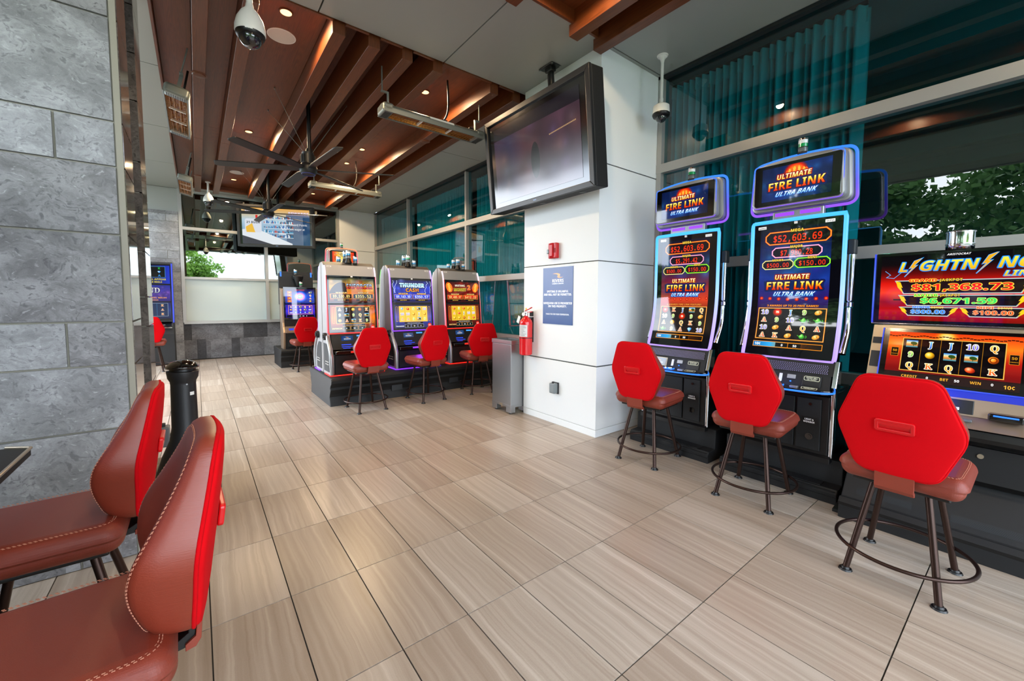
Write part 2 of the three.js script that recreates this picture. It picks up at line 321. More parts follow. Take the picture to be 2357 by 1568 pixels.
// far wall: tile base, mirrored glazing, stone end
{
  const w = struct('wall_back');
  part('backing', span(-2.05, XW + 0.1, -0.1, 4.5, ZF - 0.3, ZF - 0.06), M.concrete, w);
  const row = (y0, y1, cuts) => cuts.forEach(([x0, x1, m]) => part('wall_tile', metreUV(span(x0 + 0.0015, x1 - 0.0015, y0 + 0.0015, y1 - 0.0015, ZF - 0.06, ZF), 0.8, 0.8, R(0, 3), R(0, 3)), m, w));
  const S = M.slate, D = M.slateDark, L = M.slateLight;
  row(0.455, 0.86, [[-0.62, -0.42, D], [-0.42, 0.585, S], [0.585, 1.09, D], [1.09, 1.75, S], [1.75, 2.3, D], [2.3, 2.88, S]]);
  row(0, 0.455, [[-0.62, -0.33, S], [-0.33, -0.165, D], [-0.165, 0.335, S], [0.335, 0.5, D], [0.5, 1.01, S], [1.01, 1.6, L], [1.6, 1.76, D], [1.76, 2.88, S]]);
  part('backing_upper', span(-2.05, -0.53, 3.35, H, ZF - 0.06, ZF - 0.02), M.panel, w);
  const courses = [[3.28, 3.35, 1], [3.12, 3.28, 2], [2.86, 3.12, 1], [2.48, 2.86, 1], [2.3, 2.48, 2], [2.0, 2.3, 1], [1.55, 2.0, 1], [1.38, 1.55, 2], [1.05, 1.38, 1], [0.6, 1.05, 1], [0.4, 0.6, 2], [0, 0.4, 1]];
  courses.forEach(([y0, y1, n], k) => {
    const cut = n === 2 ? [-1.9, -1.3, -0.78, -0.56] : [-1.9, -1.1, -0.56];
    for (let i = 0; i < cut.length - 1; i++) part('stone_block', metreUV(span(cut[i] + 0.003, cut[i + 1] - 0.003, y0 + 0.003, y1 - 0.003, ZF - 0.06, ZF + 0.05), 0.7, 0.7, R(0, 4), R(0, 4)), k % 5 ? M.stoneA : M.stoneB, w);
  });
  part('mortar', span(-1.9, -0.57, 0, 3.34, ZF - 0.06, ZF + 0.04), M.mortar, w);
  part('side_wall', span(-2.05, -1.9, 0, H, ZF - 0.06, ZF), M.panel, w);
  const win = struct('window_3');
  const xs = [-0.545, 1.12, 2.88], ys = [0.86, 1.88, 3.0, H];
  for (let i = 0; i < 2; i++) for (let k = 0; k < 3; k++) part('pane', span(xs[i] + 0.02, xs[i + 1] - 0.02, ys[k] + 0.02, ys[k + 1] - 0.02, ZF - 0.05, ZF - 0.03), k ? M.mirrorGlass : M.frost, win);
  for (const x of [-0.535, 1.12, 2.855]) part('mullion', box(0.07, H - 0.86, 0.1, x, (H + 0.86) / 2, ZF), M.frame, win);
  for (const [y, h] of [[0.86, 0.06], [1.88, 0.055], [3.0, 0.065], [H - 0.03, 0.05]]) part('transom', box(xs[2] - xs[0], h, 0.095, (xs[0] + xs[2]) / 2, y, ZF), M.frame, win);
  part('sill', box(xs[2] - xs[0], 0.03, 0.14, (xs[0] + xs[2]) / 2, 0.84, ZF + 0.02), M.frame, win);
}
// white clad pillars
function pillar(z0, z1, label) {
  const t = thing('pillar', label, 'pillar', [(XC + XW) / 2, 0, (z0 + z1) / 2], 0, 'white panelled pillars along the glazing');
  const w = XW + 0.12 - XC, d = z1 - z0, cx = 0.06;
  part('core', box(w - 0.02, H, d - 0.02, cx, H / 2, 0), M.seam, t);
  for (const [a, b] of [[0, 0.075], [0.078, 0.727], [0.739, 1.8], [1.808, 2.765], [2.775, H]]) part('cladding_panel', metreUV(rbox(w, b - a, d, 0.004, cx, (a + b) / 2, 0, 1)), M.white, t);
  return t;
}
pillar(-1.78, -0.617, 'white panelled pillar carrying the blue no-spitting sign');
pillar(-10.4, -9.79, 'white panelled pillar at the corner of the back wall');
// stone pier on the left
{
  const t = thing('stone_pier', 'grey marble-clad stone pier with pale mortar joints beside the leather stools', 'pier', [-0.58, 0, -0.87]);
  const PT = H - 0.006;
  part('core', [span(-1.3, -0.012, 0, PT, -0.38, -0.012), span(-1.3, -0.12, 0, PT, -1.35, -0.38), span(-1.3, -0.045, 0, PT, -1.72, -1.32)], M.mortar, t);
  const ys = [0, 0.27, 0.719, 1.057, 1.285, 1.738, 2.087, 2.315, 2.83, 3.06, 3.4, PT], J = 0.005;
  for (let k = 0; k < ys.length - 1; k++) {
    const y0 = ys[k] + J, y1 = ys[k + 1] - J, two = ys[k + 1] - ys[k] < 0.3;
    const cut = two ? [-1.3, -1.22, -0.56, -0.245, -0.028] : k % 2 ? [-1.3, -0.95, -0.028] : [-1.3, -0.74, -0.028];
    for (let i = 0; i < cut.length - 1; i++) part('stone_block', metreUV(span(cut[i] + J, cut[i + 1] - J, y0, y1, -0.03, 0.002 + R(0, 0.003)), 1.15, 1.15, R(0, 4), R(0, 4)), rnd() < 0.55 ? M.stoneA : M.stoneB, t);
    part('mortar_edge', span(-0.028, -0.002, y0 - J, y1 + J, -0.011, -0.003), M.mortar, t);
    part('edge_block', metreUV(span(-0.03, 0.002, y0, y1, -0.385, -0.012), 1.15, 1.15, R(0, 4), R(0, 4)), M.stonePolished, t);
  }
  const zs = [0, 0.4, 0.74, 1.19, 1.42, 1.77, 2.22, 2.45, 2.9, 3.25, 3.6, PT];
  for (let k = 0; k < zs.length - 1; k++) {
    part('rough_block', metreUV(span(-0.16, -0.03, zs[k] + J, zs[k + 1] - J, -1.34, -1.305 + R(0, 0.01)), 1.15, 1.15, R(0, 4), R(0, 4)), M.stoneRough, t);
    part('edge_block', metreUV(span(-0.06, -0.028, zs[k] + J, zs[k + 1] - J, -1.73, -1.31), 1.15, 1.15, R(0, 4), R(0, 4)), M.stonePolished, t);
  }
}
// trees outside (seen in the glass and screens)
{
  const leafGeo = new THREE.PlaneGeometry(0.09, 0.055); const lm = [0x6a9430, 0x3f6a26, 0x86ac40].map((c) => phy({ color: c, roughness: 0.9, transmission: 0.3, thickness: 0, side: THREE.DoubleSide }));
  const trunk = std({ color: 0x4c4238, roughness: 0.95 });
  const leaves = (t, mat, n, spots, s, sz, y0 = 0.05) => {
    const im = shade(new THREE.InstancedMesh(leafGeo, mat, n)), m = new THREE.Matrix4(), q = new THREE.Quaternion();
    for (let i = 0; i < n; i++) { const c = spots[i % spots.length]; q.setFromEuler(new THREE.Euler(R(0, 6), R(0, 6), R(0, 6))); m.compose(V(c.x + (R(-1, 1) + R(-1, 1)) * s, Math.max(y0, c.y + (R(-1, 1) + R(-1, 1)) * s * 0.7), c.z + (R(-1, 1) + R(-1, 1)) * s), q, V(1, 1, 1).multiplyScalar(R(1, 2.1) * sz)); im.setMatrixAt(i, m); }
    im.name = 'foliage'; im.userData.kind = 'stuff'; t.add(im);
  };
  const tree = (x, z, h, r, label, k) => {
    const t = thing('tree', label, 'tree', [x, 0, z], 0, 'trees outside the patio');
    part('trunk', [rod([0, -0.05, 0], [0.1, h * 0.55, 0.05], 0.14, 0.08), rod([0.1, h * 0.5, 0.05], [r * 0.5, h * 0.8, 0.2], 0.07, 0.03), rod([0.1, h * 0.5, 0.05], [-r * 0.5, h * 0.82, -0.3], 0.07, 0.03), rod([0.1, h * 0.5, 0.05], [0.1, h * 0.9, -0.1], 0.07, 0.03)], trunk, t);
    const cl = []; for (let i = 0; i < 54; i++) { const a = R(0, 6.283), e = R(-0.75, 1), rr = r * Math.sqrt(R(0.1, 1)) * Math.sqrt(Math.max(0.1, 1 - e * e * 0.8)); cl.push(V(Math.cos(a) * rr, h * 0.7 + e * h * 0.3, Math.sin(a) * rr)); }
    leaves(t, lm[k % 3], 9500, cl, r * 0.14, 1);
  };
  for (let i = 0; i < 9; i++) {   // shrub belt behind the lawn
    const t = thing('shrub', 'dense green shrub in the belt along the far edge of the lawn', 'shrub', [-14 + R(-0.5, 0.5), 0, -13 + i * 3.1], 0, 'shrub belt behind the lawn');
    part('stems', [rod([0, -0.02, 0], [0.3, 2, 0.2], 0.06, 0.03), rod([0, -0.02, 0], [-0.2, 2.2, -0.3], 0.06, 0.03)], trunk, t);
    const cl = []; for (let k = 0; k < 34; k++) cl.push(V(R(-0.8, 0.8), R(0.4, 3.1), R(-1.6, 1.6))); leaves(t, lm[1], 7000, cl, 0.42, 1.5);
  }
  tree(-1.2, 10.5, 4.6, 2.0, 'leafy green tree beyond the open end, mirrored in the far glazing', 2);
  tree(-3.9, 12.2, 5.4, 2.3, 'taller green tree beyond the open end of the patio', 0);
  tree(-9.5, 2.6, 6.0, 2.6, 'dark leafy tree beyond the open left side, mirrored in the tinted panes', 1);
  tree(-9.2, -1.6, 5.2, 2.1, 'leafy tree beyond the left side, mirrored in the topper screen', 1);
  tree(-11, 6.6, 6.4, 2.8, 'large leafy tree at the outer left corner of the lawn', 0);
}

// ---------------------------------------------------------------- print on screens, signs and labels
function grad(c, x0, y0, x1, y1, cols) { const g = c.createLinearGradient(x0, y0, x1, y1); cols.forEach((k, i) => g.addColorStop(i / (cols.length - 1), k)); return g; }
function rgrad(c, x, y, r, cols) { const g = c.createRadialGradient(x, y, 0, x, y, r); cols.forEach((k, i) => g.addColorStop(i / (cols.length - 1), k)); return g; }
function txt(c, s, x, y, size, o = {}) {
  c.save(); c.translate(x, y); if (o.rot) c.rotate(o.rot); if (o.skew) c.transform(1, 0, o.skew, 1, 0, 0);
  c.font = (o.italic ? 'italic ' : '') + (o.weight ?? 'bold') + ' ' + size + 'px ' + (o.font ?? 'sans-serif'); c.textAlign = o.align ?? 'center'; c.textBaseline = 'middle'; c.lineJoin = 'round';
  let k = 1; if (o.width) { k = o.width / c.measureText(s).width; c.scale(k, o.ys ?? 1); }
  if (o.glow) { c.strokeStyle = o.glow; c.lineWidth = size * 0.34; c.strokeText(s, 0, 0); }
  if (o.line) { c.strokeStyle = o.line; c.lineWidth = size * (o.lw ?? 0.16); c.strokeText(s, 0, 0); }
  c.fillStyle = Array.isArray(o.fill) ? grad(c, 0, -size * 0.42, 0, size * 0.42, o.fill) : (o.fill ?? '#fff'); c.fillText(s, 0, 0); c.restore();
}
function stars(c, w, h, n, col = '#9cf') { for (let i = 0; i < n; i++) { c.globalAlpha = R(0.1, 0.7); c.fillStyle = col; const s = R(0.6, 2); c.fillRect(R(0, w), R(0, h), s, s); } c.globalAlpha = 1; }
function blobs(c, x0, y0, x1, y1, n, cols, r0, r1, a = 0.25) { for (let i = 0; i < n; i++) { const x = R(x0, x1), y = R(y0, y1), r = R(r0, r1); c.globalAlpha = a; c.fillStyle = rgrad(c, x, y, r, [cols[Math.floor(rnd() * cols.length)], 'rgba(0,0,0,0)']); c.beginPath(); c.arc(x, y, r, 0, 7); c.fill(); } c.globalAlpha = 1; }
function octa(c, x, y, w, h, col, lw = 5, fill = 'rgba(18,10,14,0.86)') {
  const k = h * 0.3; c.beginPath(); c.moveTo(x - w / 2 + k, y - h / 2); c.lineTo(x + w / 2 - k, y - h / 2); c.lineTo(x + w / 2, y - h / 2 + k); c.lineTo(x + w / 2, y + h / 2 - k); c.lineTo(x + w / 2 - k, y + h / 2); c.lineTo(x - w / 2 + k, y + h / 2); c.lineTo(x - w / 2, y + h / 2 - k); c.lineTo(x - w / 2, y - h / 2 + k); c.closePath();
  c.fillStyle = fill; c.fill(); c.strokeStyle = col[0]; c.lineWidth = lw * 1.9; c.stroke(); c.strokeStyle = col[1]; c.lineWidth = lw * 0.7; c.stroke();
}
function fireLogo(c, cx, cy, w) {
  txt(c, 'ULTIMATE', cx - w * 0.03, cy - w * 0.175, w * 0.13, { width: w * 0.6, skew: -0.12, line: '#8d1206', lw: 0.28, fill: ['#fffbe0', '#ffd23a'] });
  c.fillStyle = '#12204e'; c.beginPath(); c.moveTo(cx - w * 0.53, cy - w * 0.1); c.lineTo(cx + w * 0.52, cy - w * 0.1); c.lineTo(cx + w * 0.49, cy + w * 0.115); c.lineTo(cx - w * 0.5, cy + w * 0.115); c.fill();
  txt(c, 'FIRE LINK', cx, cy, w * 0.22, { width: w * 0.98, skew: -0.06, glow: '#0d1c52', line: '#4a0e06', lw: 0.1, fill: ['#fff6b0', '#ffce2e', '#f2520f', '#c71408'] });
  txt(c, 'ULTRA BANK', cx, cy + w * 0.165, w * 0.12, { width: w * 0.7, skew: -0.22, italic: true, line: '#153a8e', lw: 0.26, fill: ['#ffffff', '#bfe6ff', '#4f9ff0'] });
}
function sym(c, s, x, y, r) {
  const letters = { '10': ['#b9c0ff', '#3b33c8'], J: ['#6fd0ff', '#1d54c8'], '9': ['#c9f25a', '#1c8a24'], A: ['#ff9a52', '#c4180f'], Q: ['#ffd76a', '#e08a10'], K: ['#ffb64a', '#d4300f'] };
  if (letters[s]) { txt(c, s, x, y, r * 1.6, { font: 'serif', line: '#fff4d0', lw: 0.12, fill: letters[s] }); return; }
  c.save(); c.translate(x, y);
  if (s === 'cookie') { c.fillStyle = rgrad(c, -r * 0.2, -r * 0.2, r * 1.1, ['#ffe3a0', '#f0a437', '#b8641a']); c.beginPath(); c.ellipse(-r * 0.1, 0, r * 0.8, r * 0.55, -0.4, 0, 7); c.fill(); c.strokeStyle = '#8a4510'; c.lineWidth = r * 0.1; c.beginPath(); c.moveTo(0, -r * 0.4); c.quadraticCurveTo(r * 0.1, r * 0.2, r * 0.6, r * 0.5); c.stroke(); }
  if (s === 'pot') { c.fillStyle = rgrad(c, -r * 0.2, -r * 0.2, r, ['#c8ff9a', '#3fae2e', '#145a16']); c.beginPath(); c.ellipse(0, r * 0.1, r * 0.62, r * 0.5, 0, 0, 7); c.fill(); c.fillRect(-r * 0.25, -r * 0.6, r * 0.5, r * 0.2); c.lineWidth = r * 0.15; c.strokeStyle = '#3fae2e'; c.beginPath(); c.arc(r * 0.72, r * 0.05, r * 0.26, -1.6, 1.6); c.stroke(); c.beginPath(); c.moveTo(-r * 0.5, r * 0.1); c.lineTo(-r * 1.0, -r * 0.3); c.stroke(); }
  if (s === 'ball') { c.fillStyle = rgrad(c, 0, 0, r * 1.15, ['#ffd37a', '#f0481a', '#a40c06', 'rgba(255,120,0,0)']); c.beginPath(); c.arc(0, 0, r * 1.15, 0, 7); c.fill(); txt(c, '75', 0, 0, r * 0.7, { fill: '#fff' }); }
  if (s === 'gem' || s === 'coin' || s === 'fish' || s === 'pic' || s === 'wheel') {
    const cols = { gem: ['#ffffff', '#58b4ff', '#1a45b0'], coin: ['#fff2a0', '#e8b21d', '#7a4b06'], fish: ['#ffd0a0', '#e04a1a', '#7a1006'], pic: ['#8fd0ff', '#d9a14a', '#5a3513'], wheel: ['#ffcf6a', '#f07a12', '#6d2104'] }[s];
    if (s === 'pic') { c.fillStyle = grad(c, 0, -r * 0.7, 0, r * 0.7, ['#3f8fe0', '#e6d9a0', '#d87a2a', '#3f8fa8']); c.fillRect(-r * 0.95, -r * 0.75, r * 1.9, r * 1.5); c.fillStyle = '#2a4a18'; c.beginPath(); c.ellipse(r * 0.3, -r * 0.1, r * 0.55, r * 0.35, 0.2, 0, 7); c.fill(); c.fillRect(r * 0.2, 0, r * 0.1, r * 0.5); }
    else { c.fillStyle = rgrad(c, -r * 0.2, -r * 0.2, r, cols); c.beginPath(); if (s === 'gem') { c.moveTo(-r * 0.7, -r * 0.3); c.lineTo(-r * 0.4, -r * 0.6); c.lineTo(r * 0.4, -r * 0.6); c.lineTo(r * 0.7, -r * 0.3); c.lineTo(0, r * 0.7); } else c.ellipse(0, 0, r * 0.75, s === 'fish' ? r * 0.55 : r * 0.7, 0.3, 0, 7); c.fill(); if (s === 'wheel') { c.strokeStyle = '#7a2a06'; c.lineWidth = r * 0.16; c.beginPath(); c.arc(0, 0, r * 0.45, 0, 7); c.stroke(); } }
  }
  c.restore();
}
function reels(c, x, y, w, h, rows, bg, lineCol, frame, k = 0.36) {
  const n = rows[0].length, m = rows.length; c.fillStyle = bg; c.fillRect(x, y, w, h);
  rows.forEach((r, j) => r.forEach((s, i) => sym(c, s, x + (i + 0.5) * w / n, y + (j + 0.5) * h / m, Math.min(w / n, h / m) * k)));
  c.strokeStyle = lineCol; c.lineWidth = 3; for (let i = 1; i < n; i++) { c.beginPath(); c.moveTo(x + i * w / n, y); c.lineTo(x + i * w / n, y + h); c.stroke(); }
  c.strokeStyle = frame; c.lineWidth = 8; c.strokeRect(x, y, w, h); c.strokeStyle = '#ffe28a'; c.lineWidth = 2; c.strokeRect(x, y, w, h);
}
const fireMain = (major, sky, rows, note, tagA, tagB) => canvasTex(640, 1152, (c, w, h) => {
  c.fillStyle = '#04040a'; c.fillRect(0, 0, w, h);
  const x0 = 52, x1 = 572, y0 = 46, y1 = 1092;
  c.save(); c.beginPath(); c.rect(x0, y0, x1 - x0, y1 - y0); c.clip();
  c.fillStyle = grad(c, 0, y0, 0, y1, sky); c.fillRect(x0, y0, x1, y1);
  blobs(c, x0, 150, x1, 620, 26, ['#1f62d8', '#2fb4e8', '#5a2ab0', '#123a9a'], 60, 150, 0.3); stars(c, w, 640, 160);
  octa(c, 330, 132, 470, 104, ['#ff3a08', '#ffc43a'], 6); txt(c, '$52,603.69', 330, 138, 76, { width: 360, font: 'monospace', fill: '#f4320f', line: '#611006', lw: 0.05 }); txt(c, 'MEGA', 330, 76, 34, { fill: '#ffd84a', line: '#3a1a02' });
  octa(c, 330, 258, 360, 82, ['#ff6ad0', '#ffe6b0'], 5); txt(c, major, 330, 264, 62, { width: 240, font: 'monospace', fill: '#f4320f', line: '#611006', lw: 0.05 }); txt(c, 'MAJOR', 330, 214, 28, { fill: '#ffd84a', line: '#3a1a02' });
  octa(c, 194, 362, 236, 74, ['#e8d45a', '#fff2c0'], 4); txt(c, '$500.00', 194, 367, 50, { width: 176, font: 'monospace', fill: '#f4320f' }); txt(c, 'MINOR', 194, 323, 25, { fill: '#ffd84a', line: '#3a1a02' });
  octa(c, 446, 356, 244, 78, ['#38d818', '#d8ff4a'], 5); txt(c, '$150.00', 446, 361, 54, { width: 190, font: 'monospace', fill: '#f4320f' }); txt(c, 'MINI', 446, 315, 26, { fill: '#ffd84a', line: '#3a1a02' });
  fireLogo(c, 318, 548, 430);
  for (let i = 0; i < 8; i++) { c.fillStyle = rgrad(c, 80 + i * 68, 668 - 12 * Math.abs(i - 3.5) / 3.5, 16, ['#ff9a6a', '#d42408', '#7a0d04']); c.beginPath(); c.arc(80 + i * 68, 668 - 12 * Math.abs(i - 3.5) / 3.5, 15, 0, 7); c.fill(); }
  txt(c, note, 320, 722, 24, { width: 380, fill: '#ff9a3a', line: '#3a0a02' });
  reels(c, 66, 744, 500, 268, rows, 'rgba(24,20,20,0.92)', 'rgba(0,0,0,0)', '#e0780f', 0.5);
  c.fillStyle = grad(c, 66, 0, 560, 0, ['#1b6fb0', '#2aa0e0', '#f08a1a', '#3a1c08', '#160c08']); c.fillRect(56, 1038, 510, 44);
  txt(c, '10¢', 92, 1060, 30, { fill: '#fff' }); c.fillStyle = '#0e0a0a'; c.fillRect(232, 1042, 92, 36); c.fillRect(328, 1042, 92, 36); txt(c, '0', 282, 1062, 26); txt(c, '50', 376, 1062, 26);
  c.strokeStyle = '#ff9a1a'; c.lineWidth = 4; c.strokeRect(56, 1038, 510, 44);
  c.restore();
  for (const [s, x] of [[tagA, 62], [tagB, 556]]) { c.fillStyle = '#f4f4f0'; c.fillRect(x - 32, 18, 64, 24); txt(c, s, x, 31, 20, { fill: '#111' }); }
});
const fireTop = canvasTex(640, 360, (c, w, h) => {
  c.fillStyle = grad(c, 0, 0, w, h, ['#071236', '#0c2a72', '#061028']); c.fillRect(0, 0, w, h); blobs(c, 0, 0, w, h, 22, ['#1f62d8', '#2a9ae8', '#12306a'], 60, 140, 0.35); stars(c, w, h, 200);
  c.fillStyle = rgrad(c, 320, 90, 120, ['#ffffff', '#ffe070', '#ff7a1a', '#c41a08', 'rgba(200,30,0,0)']); c.beginPath(); c.arc(320, 90, 120, Math.PI, 0); c.fill();
  for (let i = 0; i < 9; i++) { c.fillStyle = i % 2 ? '#ffb03a' : '#ff5a14'; c.beginPath(); c.moveTo(225 + i * 22, 95); c.quadraticCurveTo(235 + i * 22, 30 + R(0, 30), 245 + i * 21, 10 + Math.abs(i - 4) * 12); c.quadraticCurveTo(255 + i * 22, 60, 260 + i * 22, 95); c.fill(); }
  fireLogo(c, 320, 208, 540);
});
const lightningTop = canvasTex(1024, 640, (c, w, h) => {
  c.fillStyle = grad(c, 0, 0, 0, h, ['#05060a', '#0b0608', '#5a0606', '#c81408', '#e83a10', '#8a0a08', '#b00d0d', '#7a0606']); c.fillRect(0, 0, w, h);
  c.fillStyle = '#1c0406'; for (const x of [150, 190, 235, 830, 880, 920]) { c.fillRect(x, 400, 22, 40); c.beginPath(); c.arc(x + 11, 402, 15, Math.PI, 0); c.fill(); } c.fillRect(100, 430, 840, 14);
  const bolt = (x, y, s) => { c.beginPath(); c.moveTo(x, y); c.lineTo(x - 34 * s, y + 76 * s); c.lineTo(x - 8 * s, y + 66 * s); c.lineTo(x - 66 * s, y + 160 * s); c.lineTo(x + 22 * s, y + 44 * s); c.lineTo(x - 2 * s, y + 50 * s); c.lineTo(x + 56 * s, y - 26 * s); c.closePath(); c.fillStyle = '#f6a21a'; c.strokeStyle = '#2aa4ff'; c.lineWidth = 7; c.stroke(); c.fill(); };
  txt(c, 'L', 152, 118, 128, { italic: true, line: '#1f8af0', lw: 0.13, fill: ['#ffe84a', '#f0a010'] }); bolt(232, 60, 0.95);
  txt(c, 'GHTN', 442, 112, 128, { italic: true, width: 372, line: '#1f8af0', lw: 0.12, fill: ['#ffe84a', '#f0a010'] }); bolt(690, 40, 1.0);
  txt(c, 'NG', 836, 108, 128, { italic: true, width: 206, line: '#1f8af0', lw: 0.12, fill: ['#ffe84a', '#f0a010'] });
  txt(c, 'LINK', 868, 206, 64, { italic: true, width: 190, line: '#1f8af0', lw: 0.16, fill: ['#ffe84a', '#f0a010'] });
  c.strokeStyle = '#58b8ff'; c.lineWidth = 4; c.beginPath(); c.moveTo(30, 150); c.lineTo(70, 190); c.lineTo(40, 215); c.lineTo(95, 225); c.lineTo(150, 165); c.stroke();
  const bar = (x0, x1, y0, y1) => { c.beginPath(); c.moveTo(x0, y0); c.lineTo(x1, y0); c.lineTo(x1 - 60, y1); c.lineTo(x0 + 60, y1); c.closePath(); c.fillStyle = 'rgba(14,12,16,0.92)'; c.fill(); c.strokeStyle = '#4aa8ff'; c.lineWidth = 9; c.stroke(); c.strokeStyle = '#ffd23a'; c.lineWidth = 4; c.stroke(); c.fillStyle = '#ffc21a'; for (const [a, s] of [[x0, 1], [x1, -1]]) { c.beginPath(); c.moveTo(a, y0); c.lineTo(a + s * 34, y0 + 12); c.lineTo(a + s * 52, y0 + (y1 - y0) * 0.55); c.lineTo(a + s * 40, y0 + (y1 - y0) * 0.5); c.lineTo(a + s * 60, y1); c.lineTo(a + s * 16, y0 + (y1 - y0) * 0.5); c.closePath(); c.fill(); } };
  bar(110, 940, 252, 376); bar(140, 920, 394, 492); bar(150, 530, 510, 590); bar(545, 925, 510, 590);
  txt(c, 'GRAND', 296, 250, 40, { width: 190, fill: '#f01818', line: '#ffd23a', lw: 0.14 }); txt(c, 'JACKPOT', 478, 250, 34, { fill: '#ffd23a', line: '#1a0a00' });
  txt(c, '$81,368.73', 530, 318, 86, { width: 620, fill: '#ee1a1a', line: '#ffc93a', lw: 0.1 });
  txt(c, 'MAJOR', 322, 394, 34, { width: 160, fill: '#18c83a', line: '#ffe25a', lw: 0.14 }); txt(c, 'JACKPOT', 478, 394, 30, { fill: '#ffd23a', line: '#1a0a00' });
  txt(c, '$6,671.59', 520, 446, 72, { width: 470, fill: '#2ed45a', line: '#c8e85a', lw: 0.1 });
  txt(c, 'MINOR', 296, 508, 28, { width: 120, fill: '#2a6af0', line: '#a8d0ff', lw: 0.12 }); txt(c, 'BONUS', 402, 510, 24, { fill: '#ffd23a' }); txt(c, '$500.00', 340, 552, 52, { width: 230, fill: '#2a7af8', line: '#bfe0ff', lw: 0.08 });
  txt(c, 'MINI', 690, 508, 28, { width: 100, fill: '#f0501a', line: '#ffd0a0', lw: 0.12 }); txt(c, 'BONUS', 800, 510, 24, { fill: '#ffd23a' }); txt(c, '$100.00', 735, 552, 52, { width: 230, fill: '#f8581a', line: '#ffd8a8', lw: 0.08 });
  c.fillStyle = '#050506'; c.fillRect(0, 0, w, 16); txt(c, 'ARISTOCRAT', 512, 16, 24, { italic: true, fill: '#eee' });
});
const lightningLow = canvasTex(900, 480, (c, w, h) => {
  c.fillStyle = grad(c, 0, 0, 0, h, ['#d8380c', '#f07a18', '#b01c10', '#7a1010', '#5a1512']); c.fillRect(0, 0, w, h);
  c.fillStyle = rgrad(c, 420, 40, 90, ['#fff0b0', '#ffb03a', 'rgba(255,90,0,0)']); c.fillRect(300, 0, 240, 60); c.fillStyle = '#2a0a06'; for (let i = 0; i < 40; i++) c.fillRect(i * 23, 34 + 6 * Math.sin(i), 20, 9);
  reels(c, 112, 62, 690, 318, [['pic', 'J', 'J', '10', 'Q'], ['9', 'coin', 'pic', 'pic', 'wheel'], ['Q', 'K', 'Q', 'fish', 'K']], '#080608', '#c8841a', '#c8841a', 0.43);
  for (const x of [30, 826]) { c.strokeStyle = '#d8941a'; c.lineWidth = 3; c.fillStyle = '#180808'; c.fillRect(x, 160, 56, 84); c.strokeRect(x, 160, 56, 84); txt(c, '50', x + 28, 190, 32, { fill: '#d8941a' }); txt(c, 'CREDITS', x + 28, 224, 12, { fill: '#d8941a' }); }
  c.fillStyle = 'rgba(20,8,8,0.85)'; c.fillRect(0, 398, w, 82); txt(c, 'CREDIT', 190, 436, 34, { fill: '#e8a82a' }); txt(c, '0', 320, 436, 30); txt(c, 'BET', 436, 436, 34, { fill: '#e8a82a' }); txt(c, '50', 520, 436, 32); txt(c, 'WIN', 640, 436, 34, { fill: '#e8a82a' }); txt(c, '0', 740, 436, 30); txt(c, '10¢', 840, 446, 42, { fill: '#f0b43a' });
});
const bankScreen = (o) => canvasTex(640, 768, (c, w, h) => {
  c.fillStyle = '#050508'; c.fillRect(0, 0, w, h);
  c.fillStyle = grad(c, 0, 16, 0, 360, o.top); c.fillRect(18, 18, 604, 344); blobs(c, 20, 20, 620, 250, 14, o.glow, 50, 130, 0.4);
  o.art?.(c);
  for (const [s, x, v, col] of [['MAJOR', 172, o.major, o.c1], ['MINOR', 468, o.minor, o.c2]]) { c.fillStyle = grad(c, 0, 250, 0, 330, col); c.fillRect(x - 138, 240, 276, 66); c.strokeStyle = '#e0a22a'; c.lineWidth = 4; c.strokeRect(x - 138, 240, 276, 66); txt(c, v, x, 274, 52, { width: 226, font: 'monospace', fill: o.digit }); txt(c, s, x, 226, 34, { width: 150, fill: ['#fff0b0', '#e8941a'], line: '#2a0a02' }); c.fillStyle = '#120808'; c.fillRect(x - 100, 312, 200, 26); txt(c, 'MUST HIT BY', x, 326, 17, { fill: '#e8c04a' }); }
  c.fillStyle = grad(c, 0, 400, 0, 760, o.low); c.fillRect(18, 396, 604, 356);
  reels(c, 92, 420, 456, 236, o.rows, o.reel, o.reelLine, '#c8941a', 0.42);
  c.strokeStyle = '#d8a42a'; c.lineWidth = 5; c.strokeRect(44, 426, 26, 224); c.strokeRect(570, 426, 26, 224);
  c.fillStyle = '#0a0606'; c.fillRect(170, 664, 300, 24); txt(c, 'PRESS PLAY FOR GAME RULES', 320, 677, 15, { fill: '#ddd' });
  for (const [x, s] of [[220, '0'], [326, '50'], [432, '0']]) { c.fillStyle = '#0a0a0c'; c.fillRect(x - 46, 694, 92, 52); c.strokeStyle = o.digit; c.lineWidth = 2; c.strokeRect(x - 46, 694, 92, 52); txt(c, s, x, 724, 24); }
  txt(c, o.small, 96, 724, 26, { width: 130, fill: o.digit, line: '#200' });
  c.fillStyle = '#e8301a'; c.beginPath(); c.arc(580, 716, 30, 0, 7); c.fill(); txt(c, '10¢', 580, 717, 22);
});
